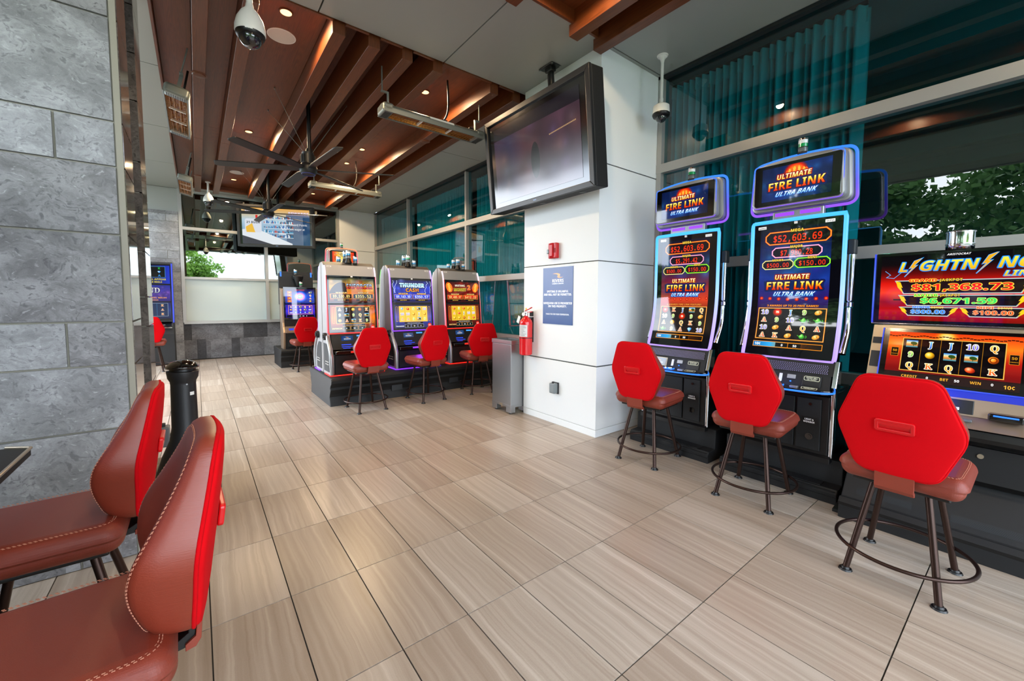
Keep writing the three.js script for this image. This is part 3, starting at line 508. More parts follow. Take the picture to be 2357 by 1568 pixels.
const enforcer = bankScreen({ top: ['#2c3a40', '#f0b020', '#e8701a', '#3a1206'], glow: ['#ffd24a', '#ff8a3a'], major: '$9,530.89', minor: '$355.52', c1: ['#3a0a04', '#120404'], c2: ['#0a1a3a', '#050a18'], digit: '#ffe27a', low: ['#9a3a10', '#e86a14', '#3a0c06'], reel: '#1c0d08', reelLine: '#8a5a1a', rows: [['A', 'J', 'coin', 'wheel', 'K'], ['9', 'pic', '9', 'Q', 'pic'], ['coin', 'A', 'pic', 'K', '9']], small: 'ENFORCER',
  art: (c) => { c.fillStyle = '#2a140a'; c.beginPath(); c.moveTo(20, 210); c.quadraticCurveTo(110, 40, 230, 90); c.lineTo(250, 220); c.lineTo(20, 240); c.fill(); txt(c, 'THE', 430, 66, 44, { fill: '#7a2a0a' }); txt(c, 'ENFORCER', 420, 132, 92, { width: 360, line: '#5a0d06', lw: 0.16, fill: ['#d8f0ff', '#5a9ab0', '#f04a1a', '#c81a0a'] }); } });
const thunder = bankScreen({ top: ['#0c1440', '#1a34c0', '#1224a0', '#081040'], glow: ['#6a7aff', '#3a5aff', '#a0b8ff'], major: '$9,143.30', minor: '$350.57', c1: ['#2a4ae0', '#0c1a80'], c2: ['#2a4ae0', '#0c1a80'], digit: '#dfe8ff', low: ['#0c1440', '#2a3ab8', '#1a1f50'], reel: '#f0c04a', reelLine: '#9a6a10', rows: [['gem', 'fish', '9', 'pic', '10'], ['10', '10', 'coin', 'J', 'coin'], ['A', 'A', '9', 'pic', '9']], small: 'THUNDER',
  art: (c) => { c.strokeStyle = '#cfe0ff'; c.lineWidth = 5; for (const s of [1, -1]) for (let k = 0; k < 2; k++) { c.beginPath(); let x = 320 + s * (300 - k * 60), y = 24; c.moveTo(x, y); for (let i = 0; i < 6; i++) { x += s * R(-34, 22); y += 32; c.lineTo(x, y); } c.stroke(); } txt(c, 'THUNDER', 320, 96, 84, { width: 400, line: '#cfe8ff', lw: 0.1, glow: '#0a1440', fill: ['#ffffff', '#3a9aa8', '#e8fbff', '#2a6a80'] }); txt(c, 'CASH', 320, 170, 70, { width: 220, line: '#2a0a02', lw: 0.18, fill: ['#ffe27a', '#f0701a', '#ffd04a'] }); } });
const mustang = bankScreen({ top: ['#3a0a06', '#7a0f0a', '#5a0a08', '#2a0505'], glow: ['#e8401a', '#c81a0a'], major: '$9,480.97', minor: '$412.23', c1: ['#d82a1a', '#5a0a06'], c2: ['#d82a1a', '#5a0a06'], digit: '#ffd27a', low: ['#5a0c06', '#8a1a0a', '#2a0604'], reel: '#d8b020', reelLine: '#6a3a08', rows: [['fish', '9', 'fish', 'coin', 'J'], ['A', 'fish', 'J', '10', '10'], ['coin', 'coin', 'wheel', 'A', 'fish']], small: 'MUSTANG',
  art: (c) => { for (const s of [-1, 1]) { c.fillStyle = '#f0701a'; c.beginPath(); c.ellipse(320 + s * 250, 110, 56, 84, s * 0.4, 0, 7); c.fill(); c.fillStyle = '#ffc04a'; for (let i = 0; i < 5; i++) { c.beginPath(); c.ellipse(320 + s * (262 - i * 6), 60 + i * 26, 30, 9, s * 0.7, 0, 7); c.fill(); } } txt(c, 'MUSTANG', 270, 80, 46, { width: 190, fill: ['#ffffff', '#e8d0a0'], line: '#3a0a02' }); txt(c, 'MONEY', 268, 146, 66, { width: 236, line: '#f0c02a', lw: 0.1, fill: ['#1a4a1a', '#6a9a2a'] }); txt(c, '2', 440, 110, 110, { fill: ['#ff5a2a', '#c81a0a'], line: '#ffd04a', lw: 0.06 }); } });
const ringScreen = canvasTex(512, 640, (c, w, h) => {
  c.fillStyle = '#06040e'; c.fillRect(0, 0, w, h); c.fillStyle = grad(c, 0, 20, 0, 330, ['#1a0d3a', '#1a46c8', '#122a80']); c.fillRect(14, 26, 484, 300); c.fillStyle = rgrad(c, 256, 180, 130, ['#ffffff', '#9fd8ff', '#ff9ad8', '#2a6af0', 'rgba(20,60,200,0)']); c.fillRect(120, 60, 280, 240); c.strokeStyle = '#ffe0a0'; c.lineWidth = 8; c.beginPath(); c.arc(256, 180, 46, 0, 7); c.stroke();
  txt(c, 'FREE GAMES', 256, 46, 26, { fill: '#e8204a' }); for (let i = 0; i < 4; i++) { c.fillStyle = '#c8641a'; c.fillRect(50, 70 + i * 60, 70, 50); txt(c, ['50', '40', '30', '20'][i], 85, 96 + i * 60, 26, { fill: '#ffe08a' }); sym(c, ['pic', 'Q', 'A', 'coin'][i], 430, 96 + i * 60, 26); }
  c.fillStyle = grad(c, 0, 340, 0, 620, ['#2a1a9a', '#3a2ad0', '#1a1060']); c.fillRect(14, 346, 484, 276); reels(c, 60, 366, 392, 180, [['Q', 'A', 'pic', 'Q', 'K'], ['coin', 'wheel', 'Q', 'pic', '10'], ['10', 'gem', 'gem', 'gem', 'pic']], '#2a22b8', '#6a5ae8', '#e8701a', 0.4); c.fillStyle = '#0a0a14'; c.fillRect(30, 566, 452, 44); txt(c, '0     50     0', 300, 588, 26, { fill: '#e8f0ff' });
});
const wildScreen = canvasTex(512, 1024, (c, w, h) => {
  c.fillStyle = '#050614'; c.fillRect(0, 0, w, h); c.fillStyle = grad(c, 0, 0, w, 0, ['#0a1a80', '#06104a', '#1a3ad8']); c.fillRect(0, 16, w, 340); c.fillStyle = '#04060c'; c.fillRect(150, 40, 300, 200); c.strokeStyle = '#5ab0e8'; c.lineWidth = 5; c.strokeRect(150, 40, 300, 200);
  ['W', 'I', 'L', 'D'].forEach((s, i) => txt(c, s, 220, 66 + i * 48, 50, { fill: ['#ffd24a', '#e8401a', '#4a9af0', '#ff9a3a'][i] })); txt(c, 'K', 370, 72, 56, { fill: '#2ac84a' }); sym(c, 'gem', 370, 140, 34); txt(c, 'A', 370, 206, 56, { fill: '#2a9af0' });
  txt(c, 'WILDS WILL APPEAR', 250, 276, 44, { width: 420, fill: '#f0e02a' }); txt(c, 'ON MIDDLE REELS', 240, 326, 42, { width: 330, fill: '#f0e02a' });
  c.fillStyle = grad(c, 0, 380, 0, 690, ['#1a2a9a', '#5a3ac0', '#2a1a70']); c.fillRect(0, 384, w, 300); blobs(c, 240, 400, 500, 680, 12, ['#c87ae8', '#8a5ae0'], 30, 80, 0.5); txt(c, 'LAND', 210, 480, 130, { width: 330, font: 'serif', fill: ['#ffffff', '#b0b8d0'], line: '#2a1a60' }); txt(c, 'REEL', 170, 560, 60, { fill: '#e8301a' }); txt(c, 'AND FULL REEL WILDS', 250, 618, 36, { width: 420, fill: '#ffb05a' }); txt(c, 'DURING BONUS', 230, 660, 30, { fill: '#ffb05a' });
  c.fillStyle = grad(c, 0, 700, 0, 1010, ['#0c1a6a', '#123a8a', '#081440']); c.fillRect(0, 706, w, 300); reels(c, 20, 720, 450, 240, [['pic', 'gem', 'K'], ['A', 'J', 'A'], ['coin', 'coin', 'K']], '#0a2858', '#3a9ad0', '#1a6ab0', 0.38);
});
const redTop = canvasTex(512, 256, (c, w, h) => { c.fillStyle = grad(c, 0, 0, w, 0, ['#e82a0a', '#ffb03a', '#fff6d0', '#ff8a1a', '#d81a06']); c.fillRect(0, 0, w, h); blobs(c, 40, 20, 470, 240, 30, ['#ffffff', '#ffe27a', '#e81a06'], 20, 60, 0.7); for (const x of [190, 256, 322]) { c.strokeStyle = '#ffd21a'; c.lineWidth = 14; c.beginPath(); c.arc(x, 128, 26, 0, 7); c.stroke(); } });
const tvAd = canvasTex(960, 560, (c, w, h) => {
  c.fillStyle = grad(c, 0, 0, 0, h, ['#f0b25a', '#b8d0e0', '#8ab0d0', '#7a8aa0']); c.fillRect(0, 0, w, h); c.fillStyle = '#5f6f8a'; c.fillRect(620, 90, 340, 470); c.fillStyle = '#27496f'; c.fillRect(860, 120, 100, 440);
  for (let r = 0; r < 5; r++) { c.fillStyle = '#d8e4ee'; c.fillRect(300, 160 + r * 72, 420, 8); for (let i = 0; i < 26; i++) { c.fillStyle = ['#1f5aa8', '#2a8ad0', '#e8f0f8', '#203048', '#c84a3a', '#58b0d8'][Math.floor(rnd() * 6)]; const hh = R(14, 50); c.fillRect(305 + i * 16, 160 + r * 72 - hh, R(8, 14), hh); } }
  c.fillStyle = '#e8eef4'; c.beginPath(); c.moveTo(60, 330); c.lineTo(260, 350); c.lineTo(700, 540); c.lineTo(700, 560); c.lineTo(0, 560); c.lineTo(0, 340); c.fill(); c.fillStyle = '#4a4a52'; c.beginPath(); c.moveTo(0, 430); c.lineTo(420, 560); c.lineTo(0, 560); c.fill();
  txt(c, 'EARN', 120, 40, 56, { fill: '#fff', line: '#a8a0d0', lw: 0.1 }); txt(c, 'REWARDS', 800, 66, 60, { width: 300, fill: ['#fff', '#c8d8ff'], line: '#c05a8a', lw: 0.08 });
  c.fillStyle = '#dfe4ee'; c.beginPath(); c.roundRect(40, 170, 230, 210, 34); c.fill(); c.fillStyle = '#f2c04a'; c.beginPath(); c.moveTo(50, 300); c.lineTo(140, 240); c.lineTo(180, 380); c.lineTo(60, 380); c.fill(); c.fillStyle = '#e02a2a'; c.fillRect(190, 110, 30, 50); txt(c, '21 RUSH', 156, 225, 44, { width: 190, fill: '#15151a' });
  txt(c, 'Earn Reward Points', 740, 240, 44, { width: 360, fill: '#fff', weight: 'normal' }); txt(c, 'when you wager at', 720, 310, 44, { width: 330, fill: '#fff', weight: 'normal' }); txt(c, 'cities', 560, 390, 40, { fill: '#fff' });
});
const tvBlur = canvasTex(480, 280, (c, w, h) => { c.fillStyle = grad(c, 0, 0, w, 0, ['#3a2a3c', '#2a2440', '#4a2a34', '#33202c', '#4c3040', '#3a2434']); c.fillRect(0, 0, w, h); blobs(c, 0, 20, w, 240, 18, ['#8a5a4a', '#5a4a8a', '#7a3a3a', '#304060'], 30, 80, 0.35); c.fillStyle = '#0e0d18'; c.fillRect(0, 0, w, 44); c.fillStyle = '#120f14'; c.beginPath(); c.ellipse(250, 170, 24, 62, 0, 0, 7); c.fill(); for (let i = 0; i < 22; i++) { c.fillStyle = '#c8a06a'; c.fillRect(330 + i * 6, 104 - i * 0.4, 4, 4); } });
const riversSign = canvasTex(512, 700, (c, w, h) => {
  c.fillStyle = '#1f478f'; c.fillRect(0, 0, w, h);
  c.fillStyle = '#f2a24a'; c.beginPath(); c.moveTo(172, 78); c.bezierCurveTo(250, 62, 320, 78, 296, 104); c.bezierCurveTo(280, 122, 320, 124, 356, 120); c.bezierCurveTo(300, 140, 236, 132, 256, 108); c.bezierCurveTo(270, 88, 230, 82, 172, 78); c.fill();
  txt(c, 'RIVERS', 262, 164, 52, { width: 200, fill: '#fff' }); txt(c, 'CASINO & RESORT', 262, 200, 22, { width: 200, fill: '#fff' });
  txt(c, 'SPITTING IS UNLAWFUL', 256, 296, 36, { width: 370 }); txt(c, 'AND WILL NOT BE PERMITTED.', 256, 334, 36, { width: 480 }); txt(c, 'MARIJUANA USE IS PROHIBITED', 256, 440, 36, { width: 492 }); txt(c, 'ON THIS PROPERTY.', 256, 478, 36, { width: 320 }); txt(c, 'THANK YOU FOR YOUR COOPERATION.', 256, 576, 26, { width: 404 });
});
const riversLcd = canvasTex(256, 128, (c, w, h) => { c.fillStyle = grad(c, 0, 0, w, h, ['#1a3a70', '#2f5a9a', '#15305e']); c.fillRect(0, 0, w, h); c.fillStyle = '#f0a040'; c.beginPath(); c.ellipse(128, 40, 34, 9, 0.3, 0, 7); c.fill(); txt(c, 'RIVERS', 128, 82, 40, { width: 150 }); });
const lwPlate = canvasTex(192, 96, (c, w, h) => { c.fillStyle = '#0a0a0b'; c.fillRect(0, 0, w, h); txt(c, 'LIGHT &', 96, 30, 34, { width: 110 }); txt(c, 'WONDER', 96, 66, 34, { width: 136 }); });
const billSign = canvasTex(256, 96, (c, w, h) => { c.fillStyle = '#101210'; c.fillRect(0, 0, w, h); c.strokeStyle = '#f0f2d0'; c.lineWidth = 8; c.beginPath(); c.roundRect(8, 8, 240, 80, 22); c.stroke(); txt(c, 'INSERT BILL', 128, 34, 28, { width: 180, fill: '#f4f6d8' }); txt(c, 'OR TICKET', 128, 64, 26, { width: 150, fill: '#f4f6d8' }); });
const dotTex = canvasTex(512, 64, (c, w, h) => { c.fillStyle = '#08080b'; c.fillRect(0, 0, w, h); for (let i = 0; i < 46; i++) for (let j = 0; j < 6; j++) { c.fillStyle = '#8f88b8'; c.beginPath(); c.arc(8 + i * 11 + (j % 2) * 4, 7 + j * 10, 3, 0, 7); c.fill(); } });
const ventTex = canvasTex(256, 48, (c, w, h) => { c.fillStyle = '#1a1d20'; c.fillRect(0, 0, w, h); for (let i = 0; i < 36; i++) for (let j = 0; j < 6; j++) { c.fillStyle = '#020203'; c.beginPath(); c.arc(4 + i * 7 + (j % 2) * 3, 5 + j * 8, 2.1, 0, 7); c.fill(); } });
const extLabel = canvasTex(256, 256, (c, w, h) => { c.fillStyle = '#d7d9da'; c.fillRect(0, 0, w, h); c.fillStyle = '#16181a'; c.fillRect(6, 10, 92, 66); c.fillStyle = '#f0f0ee'; c.fillRect(18, 22, 26, 22); c.fillStyle = '#c8141c'; c.fillRect(70, 40, 24, 50); c.fillStyle = '#20242a'; c.fillRect(6, 84, 92, 60); c.fillStyle = '#fff'; c.fillRect(12, 156, 84, 40); c.fillStyle = '#e8c81a'; c.fillRect(6, 204, 92, 44); c.fillStyle = '#111'; c.fillRect(70, 204, 28, 44); for (let i = 0; i < 18; i++) { c.fillStyle = '#5a6066'; c.fillRect(118, 16 + i * 13, R(70, 124), 4); } });
const tagTex = ['A1001', '11704'].map((s) => canvasTex(96, 32, (c, w, h) => { c.fillStyle = '#eceae6'; c.fillRect(0, 0, w, h); txt(c, s, 48, 17, 24, { fill: '#222' }); }));
const ledTex = (cols) => canvasTex(16, 256, (c, w, h) => { c.fillStyle = grad(c, 0, 0, 0, h, cols); c.fillRect(0, 0, w, h); });
const lit = (t, k = 1, more = {}) => phy({ color: 0x030304, emissive: 0xffffff, emissiveMap: t, emissiveIntensity: k, roughness: 0.04, clearcoat: 0.6, clearcoatRoughness: 0.02, ...more });
const printed = (t, r = 0.5) => std({ map: t, roughness: r });

// ---------------------------------------------------------------- stools
const stool0 = (() => {
  const t = thing('swivel_stool', 'red-backed leather stool beside the white pillar, in front of the smaller portrait-screen machine', 'stool', [0, 0, 0], 0, 'red-backed gaming stools');
  // backrest outline: six-sided with soft corners
  const hex = [[-0.145, 0.575], [0.145, 0.575], [0.232, 0.805], [0.138, 1.062], [-0.138, 1.062], [-0.232, 0.805]], cy = 0.81, sh = new THREE.Shape();
  hex.forEach((p, i) => {
    const a = hex[(i + 5) % 6], b = hex[(i + 1) % 6], k = 0.05;
    const l0 = Math.hypot(a[0] - p[0], a[1] - p[1]), l1 = Math.hypot(b[0] - p[0], b[1] - p[1]);
    const q0 = [p[0] + (a[0] - p[0]) * k / l0, p[1] + (a[1] - p[1]) * k / l0], q1 = [p[0] + (b[0] - p[0]) * k / l1, p[1] + (b[1] - p[1]) * k / l1];
    if (i) sh.lineTo(...q0); else sh.moveTo(...q0); sh.quadraticCurveTo(p[0], p[1], ...q1);
  });
  sh.closePath();
  const N = 84, out = sh.getSpacedPoints(N).slice(0, N), thick = (y) => 0.052 + 0.07 * Math.exp(-(((y - 0.74) / 0.16) ** 2)) + 0.012 * sm(1.06, 0.9, y);
  const rings = [[1, 0], [1.008, 0.2], [1.0, 0.55], [0.965, 0.82], [0.9, 0.97], [0.82, 1.0], [0.68, 0.92], [0.5, 0.8], [0.28, 0.72], [0.02, 0.7]];
  const at = (p, s, f) => { const x = p.x * s, y = cy + (p.y - cy) * s; return V(x, y, thick(y) * f + 0.55 * x * x); };
  const tilt = (g) => g.translate(0, -0.6, 0).rotateX(-0.13).translate(0, 0.6, -0.262);
  const pos = [], uv = [];
  for (let r = 0; r < rings.length - 1; r++) for (let i = 0; i < N; i++) {
    const a = at(out[i], ...rings[r]), b = at(out[(i + 1) % N], ...rings[r]), c = at(out[(i + 1) % N], ...rings[r + 1]), d = at(out[i], ...rings[r + 1]);
    for (const v of [a, b, c, a, c, d]) { pos.push(v.x, v.y, v.z); uv.push(v.x * 2, v.y * 2); }
  }
  let g = new THREE.BufferGeometry(); g.setAttribute('position', new THREE.Float32BufferAttribute(pos, 3)); g.setAttribute('uv', new THREE.Float32BufferAttribute(uv, 2));
  g = mergeV(g); g.computeVertexNormals(); g = tilt(g);
  const back = part('backrest', g, M.leather, t); back.userData.label = 'brown leather backrest cushion';
  const bend = (q) => { const p = q.attributes.position; for (let i = 0; i < p.count; i++) p.setZ(i, p.getZ(i) + 0.55 * p.getX(i) ** 2); q.computeVertexNormals(); return q; };
  // red fabric rear panel: rings, slightly domed
  {
    const P = [], U = [], rr = [[0.99, 0], [0.985, -0.006], [0.96, -0.012], [0.8, -0.016], [0.55, -0.018], [0.3, -0.019], [0.01, -0.019]];
    const f = (p, [s, z]) => { const x = p.x * s, y = cy + (p.y - cy) * s; return [x, y, z + 0.55 * x * x]; };
    for (let r = 0; r < rr.length - 1; r++) for (let i = 0; i < N; i++) { const a = f(out[i], rr[r]), b = f(out[(i + 1) % N], rr[r]), c = f(out[(i + 1) % N], rr[r + 1]), d = f(out[i], rr[r + 1]); for (const v of [a, c, b, a, d, c]) { P.push(...v); U.push(v[0] * 2, v[1] * 2); } }
    let q = new THREE.BufferGeometry(); q.setAttribute('position', new THREE.Float32BufferAttribute(P, 3)); q.setAttribute('uv', new THREE.Float32BufferAttribute(U, 2)); q = mergeV(q); q.computeVertexNormals();
    part('rear_panel', tilt(q), M.fabric, back).userData.label = 'bright red fabric rear panel';
  }
  part('piping', tilt(tube(out.filter((_, i) => i % 2 === 0).map((p) => [p.x * 0.995, cy + (p.y - cy) * 0.995, 0.003 + 0.55 * p.x * p.x]), 0.0055, true, 120, 6)), M.fabric, back);
  {
    const h = ringShape(0.142, 0.06, 0.012, 0.016, 0, 0.83);
    part('grab_handle', tilt(join([extrudeZ(h, 0.015, 0.004, -0.032), box(0.112, 0.03, 0.003, 0, 0.83, -0.0185), box(0.11, 0.012, 0.004, 0, 0.839, -0.028)])), M.redPlastic, back).userData.label = 'red plastic grab handle';
  }
  const dash = (pts, step, len, w) => {
    const c = new THREE.CatmullRomCurve3(pts, true), L = c.getLength(), n = Math.floor(L / step), l = [];
    for (let i = 0; i < n; i++) { const a = c.getPointAt(i / n), tn = c.getTangentAt(i / n), q = new THREE.BoxGeometry(w, w * 0.9, len); q.applyQuaternion(new THREE.Quaternion().setFromUnitVectors(V(0, 0, 1), tn)); l.push(q.translate(a.x, a.y, a.z)); }
    return join(l);
  };
  const loop = (s, f) => out.filter((_, i) => i % 3 === 0).map((p) => at(p, s, f));
  part('stitching', tilt(join([dash(loop(0.925, 0.945), 0.0105, 0.006, 0.0015), dash(loop(0.91, 0.966), 0.0105, 0.006, 0.0015)])), M.stitch, back);
  // seat
  const sg = rbox(0.47, 0.11, 0.45, 0.05, 0, 0.555, 0.01, 6), sp = sg.attributes.position;
  for (let i = 0; i < sp.count; i++) { const x = sp.getX(i), z = sp.getZ(i), y = sp.getY(i), e = Math.max(0, z) / 0.23; if (y > 0.56) sp.setY(i, y + 0.014 * (1 - (x / 0.235) ** 2) * (1 - (z / 0.23) ** 2)); else sp.setX(i, x * 0.96); sp.setX(i, sp.getX(i) * (1 - 0.06 * e * e)); }
  sg.computeVertexNormals();
  const seat = part('seat', sg, M.leather, t); seat.userData.label = 'brown leather seat cushion';
  const ov = (m) => { const s = rrect(0.47 - m, 0.45 - m, 0.06 - m * 0.2).getSpacedPoints(60).slice(0, 60); return s.map((p) => V(p.x * (1 - 0.06 * Math.max(0, p.y / 0.23) ** 2), 0.611 - (m < 0.05 ? 0.0035 : 0.0006), p.y + 0.01)); };
  part('stitching', join([dash(ov(0.052), 0.0115, 0.006, 0.0018), dash(ov(0.064), 0.0115, 0.006, 0.0018)]), M.stitch, seat);
  part('seat_pan', [rbox(0.36, 0.02, 0.34, 0.008, 0, 0.494, 0), cyl(0.075, 0.075, 0.03, 0, 0.47, 0)], M.black, t);
  part('back_bracket', [extrudeX([[-0.228, 0.488], [-0.25, 0.492], [-0.262, 0.51], [-0.272, 0.64], [-0.262, 0.64], [-0.25, 0.52], [-0.228, 0.505]], 0.142, 0.002)], M.leather, t);
  part('back_plate', [extrudeX([[-0.2, 0.49], [-0.242, 0.495], [-0.25, 0.52], [-0.262, 0.64], [-0.245, 0.64], [-0.235, 0.53], [-0.2, 0.51]], 0.125, 0.002)], M.black, t);
  for (const sx of [-1, 1]) for (const sz of [-1, 1]) {
    const leg = part('leg', rod([sx * 0.1, 0.485, sz * 0.115], [sx * 0.172, 0.006, sz * 0.216], 0.0145, 0.0145), M.leg, t);
    part('foot', [cyl(0.03, 0.026, 0.008, sx * 0.172, 0.004, sz * 0.216, 24), cyl(0.02, 0.016, 0.012, sx * 0.172, 0.012, sz * 0.216, 20)], M.black, leg);
  }
  part('foot_ring', new THREE.TorusGeometry(0.266, 0.009, 10, 64).rotateX(Math.PI / 2).translate(0, 0.13, 0), M.leg, t);
  return t;
})();
function mergeV(g) {   // weld equal corners so the cushion shades smoothly
  const p = g.attributes.position, u = g.attributes.uv, map = new Map(), P = [], U = [], I = [];
  for (let i = 0; i < p.count; i++) { const k = [p.getX(i), p.getY(i), p.getZ(i)].map((v) => Math.round(v * 2e4)).join(); let j = map.get(k); if (j === undefined) { j = P.length / 3; map.set(k, j); P.push(p.getX(i), p.getY(i), p.getZ(i)); U.push(u.getX(i), u.getY(i)); } I.push(j); }
  const q = new THREE.BufferGeometry(); q.setAttribute('position', new THREE.Float32BufferAttribute(P, 3)); q.setAttribute('uv', new THREE.Float32BufferAttribute(U, 2)); q.setIndex(I); return q;
}
const EAST = Math.PI / 2, SG = 'red-backed gaming stools';      // turn that makes a thing face +x
stool0.position.set(2.872, 0, 0.008); stool0.rotation.y = EAST + 0.1;
for (const [x, z, r, l] of [
  [2.868, 0.88, EAST + 0.06, 'red-backed leather stool in front of the machine showing the 7,980.28 major jackpot'],
  [2.565, 1.72, EAST - 0.03, 'red-backed leather stool in front of the lightning jackpot machine'],
  [1.39, -3.17, Math.PI + 0.06, 'red-backed leather stool at the bank machine with the orange western screen'],
  [2.235, -3.18, Math.PI + 0.1, 'red-backed leather stool at the bank machine with the blue lightning screen'],
  [3.1, -3.18, Math.PI - 0.2, 'red-backed leather stool at the bank machine with the dark red screen, beside the steel bin'],
  [1.36, -6.8, Math.PI + 0.05, 'red-backed leather stool at the bronze machine by the back wall'],
  [1.42, -5.05, -0.25, 'stool turned to show its leather front, behind the bank of three machines'],
  [-1.03, -8.35, Math.PI, 'red-backed stool at the blue-lit machine beyond the stone pier'],
  [-0.755, -0.08, -EAST, 'leather stool pulled up to the gaming deck next to the stone pier'],
  [-0.59, 0.72, -EAST + 0.03, 'leather stool with bold cream stitching and red piping, second from the stone pier'],
]) copy(stool0, [x, 0, z], r, l, SG);

// ---------------------------------------------------------------- gaming machines
const quad = (w, h, x, y, z) => new THREE.PlaneGeometry(w, h).translate(x, y, z);
function slopeQuad(w, y0, z0, y1, z1, x = 0) {   // upright sheet leaning between two heights, facing +z
  const g = new THREE.BufferGeometry(), n = V(0, -(z1 - z0), y1 - y0).normalize();
  g.setAttribute('position', new THREE.Float32BufferAttribute([x - w / 2, y0, z0, x + w / 2, y0, z0, x + w / 2, y1, z1, x - w / 2, y1, z1], 3));
  g.setAttribute('normal', new THREE.Float32BufferAttribute(Array(4).fill([n.x, n.y, n.z]).flat(), 3));
  g.setAttribute('uv', new THREE.Float32BufferAttribute([0, 0, 1, 0, 1, 1, 0, 1], 2)); g.setIndex([0, 1, 2, 0, 2, 3]); return g;
}
function slopeBox(w, y0, z0, y1, z1, t, x = 0, y = 0) { return extrudeX([[z0, y0], [z1, y1], [z1 - t, y1], [z0 - t, y0]], w, Math.min(0.003, t * 0.3), x); }
function candle(parent, x, y, z, mid, s = 1) {
  const c = part('signal_lamp', cyl(0.034 * s, 0.03 * s, 0.016 * s, x, y + 0.008 * s, z), M.darkGrey, parent);
  part('lamp_cap', cyl(0.032 * s, 0.03 * s, 0.012 * s, x, y + 0.108 * s, z), M.chrome, c); part('lamp_band', cyl(0.0325 * s, 0.0325 * s, 0.006 * s, x, y + 0.046 * s, z), M.darkGrey, c);
  part('lens', cyl(0.031 * s, 0.031 * s, 0.028 * s, x, y + 0.028 * s, z), M.clearPlastic, c); part('lens', cyl(0.031 * s, 0.031 * s, 0.026 * s, x, y + 0.063 * s, z), mid, c); part('lens', cyl(0.031 * s, 0.031 * s, 0.028 * s, x, y + 0.089 * s, z), M.whiteLens, c);
  return c;
}
function heightUV(g, y0, y1) { const p = g.attributes.position, u = g.attributes.uv; for (let i = 0; i < p.count; i++) u.setXY(i, 0.5, Math.max(0.01, Math.min(0.99, (p.getY(i) - y0) / (y1 - y0)))); return g; }
const deckGlow = { blue: glow(0x2a7cff, 1.6), red: glow(0xff2418, 1.6), purple: glow(0x8a34ff, 1.6) };
const LED = {
  blue: glow(0xffffff, 1.7, { emissiveMap: ledTex(['#3aa8ff', '#58b0ff', '#8fb6f4', '#a79bf0', '#9f7fe0']) }), blueTop: glow(0xffffff, 1.5, { emissiveMap: ledTex(['#2a7af0', '#3a6af0', '#5a4ae0', '#8a4ae0']) }),
  red: glow(0xffffff, 1.5, { emissiveMap: ledTex(['#ff9a6a', '#ff5a6a', '#ff6a8a', '#f0506a']) }), pink: glow(0xffffff, 1.5, { emissiveMap: ledTex(['#f6e4f0', '#ffb0c0', '#f25a6a', '#e83a4a']) }), purple: glow(0xffffff, 1.5, { emissiveMap: ledTex(['#d0b8ff', '#b08af8', '#8a4af0', '#7a2af0']) }),
  green: glow(0xffffff, 1.5, { emissiveMap: ledTex(['#48f03a', '#f0f0a0', '#f0d84a', '#7af04a', '#3ae83a']) }), white: glow(0xf0e0ff, 0.9), side: glow(0xffffff, 0.9, { emissiveMap: ledTex(['#2a4af8', '#4a7aff', '#2a3af0']) }),
};
